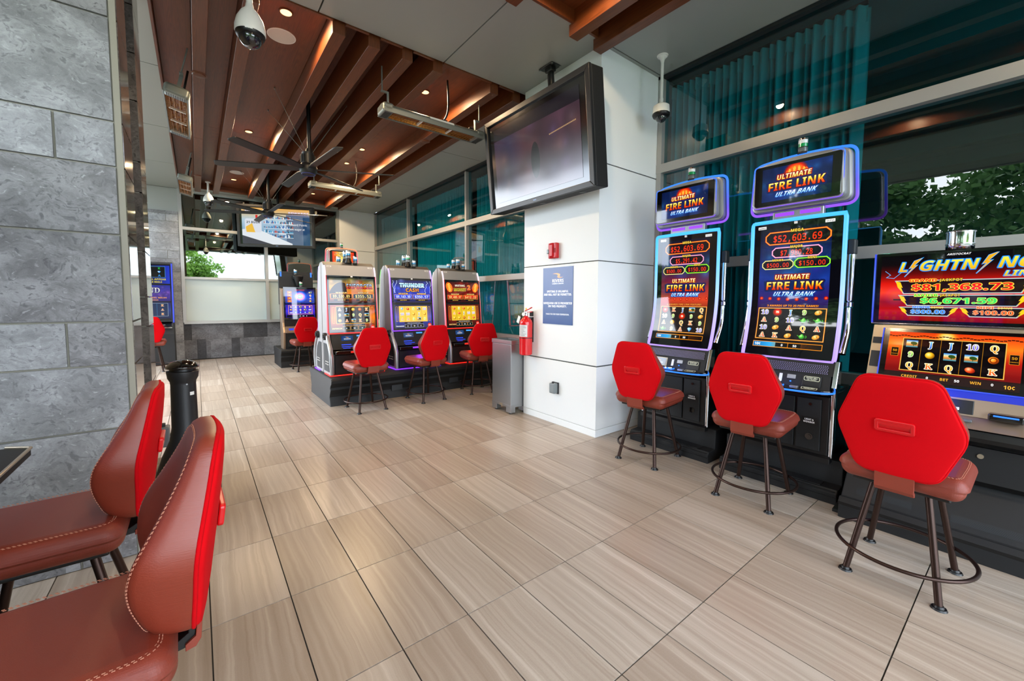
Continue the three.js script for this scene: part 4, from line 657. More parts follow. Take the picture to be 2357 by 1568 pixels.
// tall portrait-screen cabinet with a topper
const curve = (y) => 0.11 * Math.max(0, (1.52 - y) / 0.56) ** 2;
function portraitMachine(label, pos, turn, main, top, led, ledTop, group) {
  const t = thing('slot_machine', label, 'slot machine', pos, turn, group);
  part('plinth', [extrudeX([[0.26, 0], [0.265, 0.075], [0.245, 0.1], [0.14, 0.105], [0.135, 0.27], [-0.33, 0.27], [-0.33, 0]], 0.8), rbox(0.6, 0.006, 0.09, 0.003, 0.0, 0.106, 0.205)], M.blackMatte, t);
  part('step_rail', [box(0.78, 0.004, 0.006, 0, 0.05, 0.266), box(0.78, 0.004, 0.006, 0, 0.09, 0.262)], M.black, t);
  const cab = part('cabinet', [extrudeX([[0.15, 0.27], [0.165, 0.3], [0.165, 0.72], [0.12, 0.76], [-0.3, 0.76], [-0.3, 0.27]], 0.62), extrudeX([[0.19, 0.25], [0.19, 0.285], [0.16, 0.3], [0.1, 0.3], [0.1, 0.25]], 0.66, 0.004)], M.black, t);
  part('door', [rbox(0.36, 0.38, 0.016, 0.006, -0.08, 0.51, 0.172), rbox(0.15, 0.38, 0.016, 0.006, 0.19, 0.51, 0.172)], M.blackMatte, cab);
  part('maker_plate', quad(0.1, 0.05, 0.195, 0.535, 0.1812), printed(lwPlate, 0.4), cab);
  part('lock', [cyl(0.024, 0.024, 0.008, 0, 0, 0).rotateX(Math.PI / 2).translate(0.2, 0.42, 0.183), cyl(0.014, 0.014, 0.014, 0, 0, 0).rotateX(Math.PI / 2).translate(0.2, 0.42, 0.185), cyl(0.01, 0.01, 0.01, 0, 0, 0).rotateX(Math.PI / 2).translate(0.2, 0.66, 0.183)], M.blackGloss, cab);
  for (const s of [-1, 1]) {
    part('side_trim', [rbox(0.03, 0.5, 0.05, 0.012, s * 0.325, 0.53, 0.14), extrudeX([[0.165, 0.76], [0.2, 0.8], [0.14, 0.98], [0.09, 0.98], [0.1, 0.76]], 0.03, 0.006, s * 0.335)], M.chrome, t);
    part('side_rail', [rbox(0.045, 0.36, 0.06, 0.018, s * 0.335, 1.58, -0.06), tube([[s * 0.335, 1.36, -0.05], [s * 0.34, 1.2, -0.02], [s * 0.335, 1.03, 0.06]], 0.024, false, 20, 10), cyl(0.028, 0.028, 0.03, s * 0.335, 1.385, -0.055)], M.chrome, t);
    part('rail_cap', rbox(0.05, 0.11, 0.065, 0.012, s * 0.335, 1.8, -0.06), M.darkGrey, t);
  }
  // deck with glowing edge
  const ds = new THREE.Shape(); ds.moveTo(-0.33, -0.1); ds.lineTo(-0.33, 0.19); ds.quadraticCurveTo(-0.31, 0.24, -0.2, 0.27); ds.quadraticCurveTo(0, 0.31, 0.2, 0.27); ds.quadraticCurveTo(0.31, 0.24, 0.33, 0.19); ds.lineTo(0.33, -0.1); ds.closePath();
  const deck = part('button_deck', extrudeZ(ds, 0.03, 0.004).rotateX(Math.PI / 2).translate(0, 0.775, 0), M.blackGloss, t);
  part('edge_light', tube([[-0.332, 0.76, 0.15], [-0.325, 0.76, 0.205], [-0.27, 0.76, 0.254], [-0.15, 0.76, 0.284], [0, 0.76, 0.294], [0.15, 0.76, 0.284], [0.27, 0.76, 0.254], [0.325, 0.76, 0.205], [0.332, 0.76, 0.15]], 0.0065, false, 60, 8), deckGlow.blue, deck);
  part('play_button', [cyl(0.045, 0.042, 0.014, -0.02, 0.782, 0.215)], M.chrome, deck); part('button_ring', new THREE.TorusGeometry(0.05, 0.004, 8, 36).rotateX(Math.PI / 2).translate(-0.02, 0.778, 0.215), deckGlow.blue, deck);
  part('deck_buttons', [rbox(0.05, 0.01, 0.03, 0.003, 0.1, 0.778, 0.215), rbox(0.05, 0.01, 0.03, 0.003, -0.15, 0.778, 0.21)], M.silver, deck); part('deck_sign', new THREE.PlaneGeometry(0.1, 0.03).rotateX(-1.2).translate(0.2, 0.782, 0.235), printed(billSign, 0.4), deck);
  // sloping control panel and speaker grille
  const cp = part('control_panel', [slopeBox(0.62, 0.765, 0.2, 0.875, 0.165, 0.1), slopeBox(0.64, 0.875, 0.168, 0.965, 0.135, 0.1)], M.blackMatte, t);
  part('speaker_grille', slopeQuad(0.58, 0.882, 0.1685, 0.95, 0.1435), printed(dotTex, 0.35), cp);
  part('player_display', slopeQuad(0.135, 0.795, 0.195, 0.86, 0.1745, -0.135), lit(riversLcd, 0.5), cp); part('display_frame', slopeBox(0.155, 0.79, 0.195, 0.866, 0.171, 0.008, -0.135), M.champagne, cp);
  part('card_slot', slopeBox(0.02, 0.8, 0.198, 0.858, 0.178, 0.012, 0.0), M.whitePlastic, cp); part('service_button', slopeBox(0.055, 0.83, 0.186, 0.858, 0.176, 0.01, 0.07), M.silver, cp);
  part('bill_slot', [slopeBox(0.115, 0.79, 0.2, 0.865, 0.175, 0.012, 0.2)], M.black, cp); part('bill_sign', slopeQuad(0.1, 0.828, 0.1885, 0.862, 0.1775, 0.2), printed(billSign, 0.35), cp);
  part('status_light', new THREE.SphereGeometry(0.006, 12, 8).translate(0.07, 0.81, 0.195), deckGlow.blue, cp);
  // curved portrait screen
  const ribbon = (w, y0, y1, off, thick) => { const f = [], b = []; for (let i = 0; i <= 16; i++) { const y = y0 + (y1 - y0) * i / 16; f.push([curve(y) + off, y]); b.push([curve(y) + off - thick, y]); } return extrudeX([...f, ...b.reverse()], w, 0.004); };
  const scr = part('screen_housing', [ribbon(0.625, 0.965, 2.042, 0.012, 0.05), extrudeX([[-0.03, 1.98], [-0.03, 1.1], [-0.14, 1.0], [-0.26, 0.95], [-0.3, 0.76], [-0.3, 1.6], [-0.16, 1.9]], 0.42)], M.black, t);
  const dg = new THREE.PlaneGeometry(0.585, 1.045, 1, 28), dp = dg.attributes.position; for (let i = 0; i < dp.count; i++) { const y = dp.getY(i) + 1.504; dp.setY(i, y); dp.setZ(i, curve(y) + 0.0145); } dg.computeVertexNormals();
  part('display', dg, main, scr);
  const fp = []; for (let i = 0; i <= 18; i++) { const y = 0.995 + i / 18 * 1.02; fp.push([y, curve(y) + 0.012]); }
  const path = [...fp.map(([y, z]) => [0.308, y, z]), [0.302, 2.034, 0.012], [0.285, 2.042, 0.012], [0, 2.045, 0.012], [-0.285, 2.042, 0.012], [-0.302, 2.034, 0.012], ...fp.slice().reverse().map(([y, z]) => [-0.308, y, z]), [-0.302, 0.972, curve(0.972) + 0.012], [-0.285, 0.965, curve(0.965) + 0.012], [0, 0.962, curve(0.962) + 0.012], [0.285, 0.965, curve(0.965) + 0.012], [0.302, 0.972, curve(0.972) + 0.012]];
  part('light_frame', heightUV(tube(path, 0.0145, true, 200, 8), 0.95, 2.05), led, scr);
  part('camera_clip', rbox(0.022, 0.02, 0.008, 0.003, 0.0, 2.015, 0.02), M.whitePlastic, scr);
  // topper
  const tp = (w, h, up, r) => { const s = new THREE.Shape(), y0 = 2.315 - h / 2, y1 = 2.315 + h / 2; s.moveTo(-w / 2 + r, y0); s.lineTo(w / 2 - r, y0); s.quadraticCurveTo(w / 2, y0, w / 2 + 0.004, y0 + r); s.lineTo(w / 2 - 0.01, y1 - r); s.quadraticCurveTo(w / 2 - 0.012, y1, w / 2 - r - 0.01, y1 + up * 0.35); s.quadraticCurveTo(0, y1 + up * 1.6, -w / 2 + r + 0.01, y1 + up * 0.35); s.quadraticCurveTo(-w / 2 + 0.012, y1, -w / 2 + 0.01, y1 - r); s.lineTo(-w / 2 - 0.004, y0 + r); s.quadraticCurveTo(-w / 2, y0, -w / 2 + r, y0); return s; };
  const tb = part('topper', [extrudeZ(tp(0.655, 0.37, 0.03, 0.05), 0.09, 0.015, -0.09), extrudeZ(tp(0.6, 0.33, 0.02, 0.04), 0.07, 0.012, 0.0)], M.silver, t);
  part('topper_bezel', extrudeZ(rrect(0.565, 0.315, 0.018, 0, 2.318), 0.012, 0.004, 0.062), M.blackGloss, tb);
  part('topper_display', quad(0.455, 0.256, 0, 2.322, 0.0755), top, tb);
  const hoop = tp(0.69, 0.40, 0.03, 0.055).getSpacedPoints(110).slice(0, 110);
  part('topper_light', heightUV(tube(hoop.map((p) => [p.x, p.y, -0.05]), 0.0105, true, 220, 8), 2.1, 2.54), ledTop, tb);
  const hoop2 = rrect(0.585, 0.33, 0.022, 0, 2.318).getSpacedPoints(90).slice(0, 90); part('bezel_light', heightUV(tube(hoop2.map((p) => [p.x, p.y, 0.064]), 0.004, true, 180, 6), 2.1, 2.54), ledTop, tb);
  part('topper_bracket', [rbox(0.34, 0.07, 0.05, 0.008, 0, 2.085, -0.02), rbox(0.16, 0.3, 0.06, 0.01, 0, 2.1, -0.11)], M.silver, t); part('bracket_light', [rbox(0.13, 0.026, 0.006, 0.003, -0.085, 2.092, 0.007), rbox(0.13, 0.026, 0.006, 0.003, 0.085, 2.092, 0.007)], deckGlow.purple, t);
  candle(tb, 0, 2.545, -0.05, M.green);
  return t;
}
const rowsA = [['10', 'ball', 'J', '9', 'cookie'], ['A', '9', '10', 'pot', 'pot'], ['10', 'cookie', 'A', 'Q', 'A'], ['A', 'K', 'cookie', 'pot', 'cookie']], rowsB = [['ball', 'K', 'J', 'pic', 'Q'], ['10', '9', 'ball', '9', 'cookie'], ['A', 'coin', 'Q', 'K', '9'], ['pot', '9', 'A', 'gem', '10']];
const topMat = lit(fireTop, 1.35), EASTF = -Math.PI / 2;
const machA = portraitMachine('portrait-screen slot machine with blue light frame beside the white pillar', [3.4, 0, 0.015], EASTF, lit(fireMain('$5,291.42', ['#0a0c20', '#12183a', '#6a1636', '#c83a1a', '#1a1008', '#140c08'], rowsB, '6 AWARDS FIRE LINK FEATURE!', 'A0901', '11710'), 1.35), topMat, LED.blue, LED.blueTop, 'portrait-screen slot machines');
const machB = portraitMachine('portrait-screen slot machine with blue light frame showing the 7,980.28 major jackpot', [3.4, 0, 0.91], EASTF, lit(fireMain('$7,980.28', ['#07091a', '#0a1850', '#12308a', '#2a1460', '#1a0c14', '#0c0808'], rowsA, '3 AWARDS UP TO 20 FREE GAMES!', 'A0902', '11711'), 1.35), topMat, LED.blue, LED.blueTop, 'portrait-screen slot machines');
portraitMachine('portrait-screen slot machine with red-lit topper behind the bank of three', [2.3, 0, -7.45], 0, lit(fireMain('$6,120.05', ['#2a0806', '#7a1a0a', '#e86a1a', '#5a1008', '#1a0a06'], rowsB, '3 AWARDS UP TO 20 FREE GAMES!', 'A0871', '11688'), 1.35), lit(redTop, 1.35), LED.red, LED.red, 'portrait-screen slot machines');
// wide two-screen machine with jackpot display
{
  const t = thing('slot_machine', 'champagne slot machine with wide lightning jackpot display above a tilted reel screen', 'slot machine', [3.4, 0, 1.775], EASTF);
  part('plinth', [extrudeX([[0.42, 0], [0.42, 0.1], [0.36, 0.13], [0.2, 0.33], [0.18, 0.36], [-0.3, 0.36], [-0.3, 0]], 0.84), extrudeX([[0.42, 0.085], [0.435, 0.11], [0.405, 0.135], [0.38, 0.13]], 0.84, 0.004)], M.blackMatte, t);
  part('foot_plate', extrudeX([[0.37, 0.0], [0.37, 0.02], [0.1, 0.05], [0.1, 0]], 0.04, 0.003, -0.442), M.blackMatte, t);
  for (const x of [0.2, -0.22]) part('vent', slopeQuad(0.26, 0.155, 0.341, 0.19, 0.3135, x), printed(ventTex, 0.7), t);
  const cab = part('cabinet', [extrudeX([[0.2, 0.36], [0.22, 0.4], [0.22, 0.62], [-0.3, 0.62], [-0.3, 0.36]], 0.76), extrudeX([[0.3, 0.63], [0.31, 0.655], [0.295, 0.69], [0.2, 0.7], [0.2, 0.6], [0.27, 0.605]], 0.8, 0.008)], M.black, t);
  part('door', [rbox(0.36, 0.2, 0.016, 0.005, 0.19, 0.49, 0.226), rbox(0.36, 0.2, 0.016, 0.005, -0.185, 0.49, 0.226)], M.blackMatte, cab); part('lock', cyl(0.013, 0.013, 0.014, 0, 0, 0).rotateX(Math.PI / 2).translate(0.16, 0.54, 0.238), M.champagne, cab);
  const deck = part('button_deck', [slopeBox(0.78, 0.7, 0.31, 0.755, 0.22, 0.25), slopeBox(0.76, 0.755, 0.225, 0.85, 0.195, 0.2)], M.bronze, t);
  part('player_panel', slopeBox(0.3, 0.765, 0.228, 0.84, 0.203, 0.01, -0.03), M.black, deck); part('ticket_slot', slopeBox(0.09, 0.782, 0.229, 0.797, 0.225, 0.008, 0.02), M.whitePlastic, deck);
  part('bill_acceptor', rbox(0.13, 0.04, 0.06, 0.01, 0.24, 0.775, 0.24), M.blackGloss, deck); part('bill_light', box(0.09, 0.008, 0.004, 0.24, 0.785, 0.271), deckGlow.blue, deck); part('deck_buttons', [rbox(0.08, 0.012, 0.04, 0.004, -0.05, 0.735, 0.26), rbox(0.08, 0.012, 0.04, 0.004, 0.08, 0.735, 0.26), rbox(0.08, 0.012, 0.04, 0.004, -0.2, 0.735, 0.26)], M.clearPlastic, deck);
  part('glow_strip', slopeBox(0.62, 0.85, 0.197, 0.895, 0.188, 0.02), glow(0x1530e0, 0.85), t);
  const sur = part('screen_surround', [slopeBox(0.74, 0.87, 0.18, 1.25, 0.02, 0.1), extrudeX([[0.0, 1.25], [-0.06, 0.76], [-0.3, 0.76], [-0.3, 1.5], [-0.1, 1.6]], 0.66)], M.champagne, t);
  for (const s of [-1, 1]) part('speaker', [slopeBox(0.055, 1.13, 0.076, 1.17, 0.06, 0.006, s * 0.335), slopeBox(0.055, 0.98, 0.139, 1.08, 0.097, 0.006, s * 0.335)], M.darkGrey, sur);
  const low = part('reel_screen', slopeBox(0.615, 0.897, 0.196, 1.232, 0.058, 0.035), M.blackGloss, t); part('display', slopeQuad(0.555, 0.915, 0.1905, 1.212, 0.0682), lit(lightningLow, 1.35), low);
  part('screen_trim', [slopeBox(0.006, 0.895, 0.2, 1.234, 0.061, 0.03, -0.31), slopeBox(0.006, 0.895, 0.2, 1.234, 0.061, 0.03, 0.31), slopeBox(0.625, 0.891, 0.2, 0.898, 0.197, 0.03)], LED.side, low);
  const up = part('jackpot_screen', extrudeZ(rrect(0.76, 0.465, 0.008, 0, 1.497), 0.06, 0.005, -0.045), M.blackGloss, t); part('display', quad(0.7, 0.425, 0, 1.498, 0.0165), lit(lightningTop, 1.35), up);
  part('screen_trim', [rbox(0.008, 0.465, 0.04, 0.003, -0.384, 1.497, 0), rbox(0.008, 0.465, 0.04, 0.003, 0.384, 1.497, 0)], LED.side, up); part('screen_edge', rbox(0.77, 0.008, 0.05, 0.003, 0, 1.262, 0), M.chrome, up);
  part('signal_lamp', lathe([[0, 1.73], [0.062, 1.73], [0.062, 1.755], [0.065, 1.757], [0.065, 1.763], [0.062, 1.765], [0.062, 1.83], [0.066, 1.832], [0.066, 1.842], [0, 1.845]], 40).translate(0, 0, -0.02), M.chrome, up);
}
// bank machine with two stacked screens, built back to back on a shared plinth
function bankMachine(label, pos, turn, screen, edge, glowMat, group, lampMat) {
  const t = thing('slot_machine', label, 'slot machine', pos, turn, group);
  const side = [[0.0, 0.375], [0.4, 0.375], [0.42, 0.4], [0.425, 0.62], [0.38, 0.74], [0.27, 0.86], [0.245, 0.95], [0.165, 1.74], [0.12, 1.87], [0.03, 1.925], [0.0, 1.925]];
  for (const s of [-1, 1]) {
    const p = part('side_panel', extrudeX(side, 0.035, 0.006, s * 0.335), M.greyPaint, t);
    part('lower_inset', extrudeX([[0.05, 0.42], [0.33, 0.42], [0.35, 0.6], [0.31, 0.72], [0.2, 0.8], [0.05, 0.8]], 0.006, 0.001, s * 0.354), M.darkGrey, p);
    part('edge_light', heightUV(join([tube([[s * 0.342, 0.95, 0.252], [s * 0.342, 1.3, 0.217], [s * 0.342, 1.74, 0.173], [s * 0.342, 1.87, 0.128]], 0.011, false, 30, 8), tube([[s * 0.342, 0.86, 0.285], [s * 0.342, 0.74, 0.388], [s * 0.342, 0.62, 0.43], [s * 0.342, 0.42, 0.428]], 0.009, false, 30, 8)]), 0.4, 1.9), edge, p);
    part('indicator_dots', Array.from({ length: 8 }, (_, i) => box(0.004, 0.012, 0.022, s * 0.358, 0.52 + 0.035 * Math.floor(i / 4), 0.16 + 0.045 * (i % 4))), M.whitePlastic, p);
    part('arm', [tube([[s * 0.35, 0.9, 0.24], [s * 0.355, 0.8, 0.34], [s * 0.355, 0.68, 0.42], [s * 0.355, 0.55, 0.44], [s * 0.35, 0.4, 0.43]], 0.024, false, 30, 10)], M.silver, t);
    part('hinge_knob', [cyl(0.05, 0.05, 0.04, 0, 0, 0).rotateZ(Math.PI / 2).translate(s * 0.37, 0.9, 0.2), cyl(0.03, 0.025, 0.06, 0, 0, 0).rotateZ(Math.PI / 2).translate(s * 0.37, 0.9, 0.2)], M.black, t);
  }
  const core = part('cabinet', [extrudeX([[0.01, 0.375], [0.36, 0.375], [0.37, 0.66], [0.24, 0.7], [0.24, 0.93], [0.2, 0.95], [0.12, 1.73], [0.01, 1.9]], 0.64, 0.003)], M.black, t);
  part('front_cap', [slopeBox(0.66, 1.735, 0.172, 1.885, 0.115, 0.05)], M.greyPaint, t); part('roof', extrudeX([[0.0, 1.9], [0.115, 1.885], [0.03, 1.93], [0.0, 1.935]], 0.68, 0.004), M.taupe, t);
  part('asset_tag', [slopeQuad(0.06, 1.852, 0.13, 1.872, 0.1235, -0.28)], printed(tagTex[0]), t); part('asset_tag', [slopeQuad(0.06, 1.852, 0.13, 1.872, 0.1235, 0.28)], printed(tagTex[1]), t);
  const b = part('screen_housing', slopeBox(0.665, 0.945, 0.275, 1.735, 0.195, 0.06), M.blackGloss, t);
  part('display', slopeQuad(0.645, 0.96, 0.275, 1.72, 0.198), screen, b); part('screen_gap', slopeBox(0.66, 1.335, 0.2385, 1.35, 0.237, 0.004), M.black, b);
  part('screen_light', [slopeBox(0.006, 0.945, 0.274, 1.735, 0.194, 0.01, -0.336), slopeBox(0.006, 0.945, 0.274, 1.735, 0.194, 0.01, 0.336), slopeBox(0.67, 0.93, 0.276, 0.944, 0.274, 0.01)], glowMat, b); part('camera_clip', slopeBox(0.03, 1.715, 0.2, 1.735, 0.198, 0.01), M.whitePlastic, b);
  const cp = part('control_panel', [slopeBox(0.62, 0.81, 0.3, 0.925, 0.262, 0.08), extrudeX([[0.24, 0.7], [0.33, 0.72], [0.3, 0.81], [0.24, 0.81]], 0.62, 0.004)], M.black, t);
  part('player_display', slopeQuad(0.16, 0.835, 0.2935, 0.9, 0.272, -0.1), lit(riversLcd, 0.9), cp); part('card_light', slopeBox(0.1, 0.885, 0.279, 0.905, 0.272, 0.006, 0.08), glow(0x4aa8ff, 1.1), cp); part('slot_lights', [slopeBox(0.13, 0.775, 0.317, 0.787, 0.313, 0.006, -0.12), slopeBox(0.17, 0.75, 0.325, 0.758, 0.322, 0.006, -0.1), slopeBox(0.1, 0.73, 0.331, 0.737, 0.329, 0.006, -0.12)], glow(0x2050ff, 1.1), cp);
  const dk = part('button_deck', [rbox(0.6, 0.05, 0.16, 0.012, 0, 0.685, 0.36)], M.blackGloss, t); part('edge_light', rbox(0.3, 0.02, 0.01, 0.004, 0.05, 0.69, 0.441), glowMat, dk);
  part('door', [rbox(0.58, 0.25, 0.02, 0.008, 0, 0.525, 0.372)], M.blackMatte, core);
  part('foot_light', [box(0.72, 0.012, 0.012, 0, 0.383, 0.43), box(0.012, 0.012, 0.3, -0.365, 0.383, 0.28), box(0.012, 0.012, 0.3, 0.365, 0.383, 0.28)], glowMat, t);
  const stem = part('lamp_stem', cyl(0.05, 0.03, 0.06, 0.0, 1.955, 0.06), M.black, t); candle(stem, 0.0, 1.98, 0.06, lampMat, 1.05); candle(t, 0.09, 1.915, 0.08, M.blueLens, 0.95);
  return t;
}
const BG = 'bank of back-to-back slot machines', ZC = -4.06;
{
  const t = thing('machine_plinth', 'long black ogee plinth under the bank of three slot machines', 'plinth', [2.42, 0, ZC]);
  const half = [[0.56, 0], [0.55, 0.06], [0.53, 0.12], [0.545, 0.16], [0.585, 0.22], [0.57, 0.25], [0.6, 0.29], [0.63, 0.31], [0.64, 0.35], [0.62, 0.375]];
  part('skirt', extrudeX([...half.map(([z, y]) => [z, y]), ...half.slice().reverse().map(([z, y]) => [-z, y])], 2.76, 0.006), M.blackMatte, t); part('end_panel', [-1, 1].map((s) => extrudeX([...half.map(([z, y]) => [z * 0.995, y * 0.985]), ...half.slice().reverse().map(([z, y]) => [-z * 0.995, y * 0.985])], 0.012, 0.002, s * 1.383)), M.darkGrey, t);
  part('vent_box', [rbox(0.16, 0.12, 0.02, 0.004, -0.48, 0.16, 0.55), rbox(0.16, 0.12, 0.02, 0.004, 0.45, 0.16, 0.55)], M.darkGrey, t);
  const u = thing('machine_plinth', 'black ogee plinth under the bronze machine by the back wall', 'plinth', [1.72, 0, -7.72]);
  part('skirt', extrudeX([...half.map(([z, y]) => [z * 0.8, y]), ...half.slice().reverse().map(([z, y]) => [-z * 0.8, y])], 0.82, 0.006, -0.3), M.blackMatte, u);
}
const sE = lit(enforcer, 1.35), sT = lit(thunder, 1.35), sM = lit(mustang, 1.35);
bankMachine('silver bank machine with orange western screen and red edge lights', [1.435, 0, ZC + 0.015], 0, sE, LED.pink, deckGlow.red, BG, M.blueLens);
bankMachine('silver bank machine with blue lightning screen and purple edge lights', [2.335, 0, ZC + 0.015], 0, sT, LED.purple, deckGlow.purple, BG, M.green);
bankMachine('silver bank machine with dark red screen, the one next to the glazing', [3.235, 0, ZC + 0.015], 0, sM, LED.pink, deckGlow.red, BG, M.blueLens);
bankMachine('silver machine with violet edge lights backing onto the western-screen machine', [1.435, 0, ZC - 0.015], Math.PI, sT, LED.purple, deckGlow.purple, BG, M.blueLens);
bankMachine('silver machine with green edge lights backing onto the blue lightning machine', [2.335, 0, ZC - 0.015], Math.PI, sM, LED.green, deckGlow.red, BG, M.blueLens);
bankMachine('silver machine with pink edge lights backing onto the dark red machine', [3.235, 0, ZC - 0.015], Math.PI, sE, LED.pink, deckGlow.red, BG, M.blueLens);
// bronze two-screen machine by the back wall
{
  const t = thing('slot_machine', 'bronze two-screen slot machine with glowing ring picture by the back wall', 'slot machine', [1.42, 0, -7.66]);
  const y0 = 0.375;
  const cab = part('cabinet', [extrudeX([[0.3, y0], [0.3, 0.74], [-0.3, 0.74], [-0.3, y0]], 0.6), extrudeX([[0.22, 0.8], [0.18, 1.6], [-0.1, 1.66], [-0.3, 1.6], [-0.3, 0.74], [0.24, 0.74]], 0.62)], M.black, t);
  part('side_panel', [-1, 1].map((s) => extrudeX([[0.3, y0], [0.34, 0.72], [0.28, 0.82], [0.25, 0.92], [0.2, 1.62], [0.02, 1.64], [0.0, y0]], 0.045, 0.008, s * 0.325)), M.bronze, t);
  part('door', rbox(0.5, 0.3, 0.02, 0.008, 0, 0.56, 0.3), M.blackMatte, cab); part('button_deck', [extrudeX([[0.26, 0.84], [0.38, 0.74], [0.38, 0.71], [0.2, 0.71]], 0.6, 0.006)], M.bronze, t); part('deck_light', slopeBox(0.2, 0.765, 0.354, 0.8, 0.312, 0.004, -0.14), glow(0x2048f0, 1), t);
  const b = part('screen_housing', slopeBox(0.62, 0.985, 0.265, 1.655, 0.22, 0.05), M.blackGloss, t); part('display', slopeQuad(0.585, 1.0, 0.2665, 1.64, 0.2235), lit(ringScreen, 1.35), b);
  part('back_box', [rbox(0.66, 0.66, 0.1, 0.01, -0.02, 1.62, -0.06), rbox(0.6, 0.12, 0.12, 0.01, -0.02, 1.93, -0.08)], M.darkGrey, t); part('corner_light', [box(0.03, 0.1, 0.02, -0.31, 1.93, -0.01), box(0.03, 0.1, 0.02, 0.27, 1.93, -0.01)], glow(0x3a90ff, 1), t);
  const f = part('lamp_housing', [cyl(0.045, 0.1, 0.2, 0, 1.78, 0.1), rbox(0.2, 0.09, 0.1, 0.02, 0, 1.87, 0.05)], M.black, t); candle(f, -0.04, 1.92, 0.05, M.blueLens); candle(f, 0.03, 1.66, 0.2, M.green, 0.95);
}
// blue-lit triple-screen machine beyond the stone pier
{
  const t = thing('slot_machine', 'black triple-screen slot machine with blue edge lights against the far stone wall', 'slot machine', [-1.04, 0, -9.38]);
  const prof = [[0.26, 0], [0.28, 0.66], [0.24, 0.92], [0.16, 1.62], [0.14, 1.66], [0.1, 2.16], [-0.25, 2.2], [-0.3, 0]];
  part('cabinet', extrudeX(prof, 0.68), M.black, t);
  const b = part('screen_stack', slopeBox(0.62, 0.955, 0.265, 2.13, 0.135, 0.04), M.blackGloss, t); part('display', slopeQuad(0.6, 0.965, 0.266, 2.12, 0.1375), lit(wildScreen, 0.9), b);
  part('edge_light', [-1, 1].map((s) => slopeBox(0.025, 0.9, 0.28, 2.15, 0.14, 0.05, s * 0.335)), LED.side, t);
  part('button_deck', [extrudeX([[0.24, 0.92], [0.4, 0.83], [0.4, 0.79], [0.2, 0.79]], 0.62, 0.008)], M.blackGloss, t); part('deck_trim', [rbox(0.62, 0.02, 0.012, 0.004, 0, 0.8, 0.402), rbox(0.2, 0.03, 0.06, 0.006, 0.1, 0.85, 0.33)], M.chrome, t); part('lock', cyl(0.012, 0.012, 0.01, 0, 0, 0).rotateX(Math.PI / 2).translate(0.06, 0.68, 0.282), M.chrome, t);
}
// gaming deck at the left edge of the picture, and its neighbour
const deckMachine = (label, z) => {
  const t = thing('slot_machine', label, 'slot machine', [-1.22, 0, z], Math.PI / 2, 'machines facing the leather stools');
  part('cabinet', [extrudeX([[0.16, 0], [0.16, 0.72], [-0.3, 0.72], [-0.3, 0]], 0.66), extrudeX([[0.0, 0.9], [-0.08, 2.1], [-0.3, 2.1], [-0.3, 0.72], [0.1, 0.72]], 0.62)], M.black, t);
  const s = new THREE.Shape(); s.moveTo(-0.34, -0.05); s.lineTo(-0.34, 0.3); s.lineTo(-0.29, 0.375); s.lineTo(0.29, 0.375); s.lineTo(0.34, 0.3); s.lineTo(0.34, -0.05); s.closePath();
  const d = part('button_deck', extrudeZ(s, 0.03, 0.004).rotateX(Math.PI / 2).translate(0, 0.815, 0), M.blackMatte, t); const s2 = s.getPoints().map((p) => [p.x, 0.817, p.y]);
  part('deck_edge', [rod(s2[1], s2[2], 0.006), rod(s2[2], s2[3], 0.006), rod(s2[3], s2[4], 0.006), rod(s2[0], s2[1], 0.006)], M.champagne, d); part('deck_lamp', cyl(0.008, 0.008, 0.004, 0.2, 0.818, 0.2), glow(0xe030f0, 1.2), d);
  part('display', slopeQuad(0.56, 0.95, 0.006, 1.7, -0.046), lit(ringScreen, 0.9), t);
};
deckMachine('black slot machine whose angular button deck reaches the stool by the stone pier', -0.02);
deckMachine('black slot machine beside the angular-decked one, facing the second leather stool', 0.76);
deckMachine('third black slot machine of the row facing the leather stools', 1.54);
deckMachine('fourth black slot machine of the row facing the leather stools', 2.32);

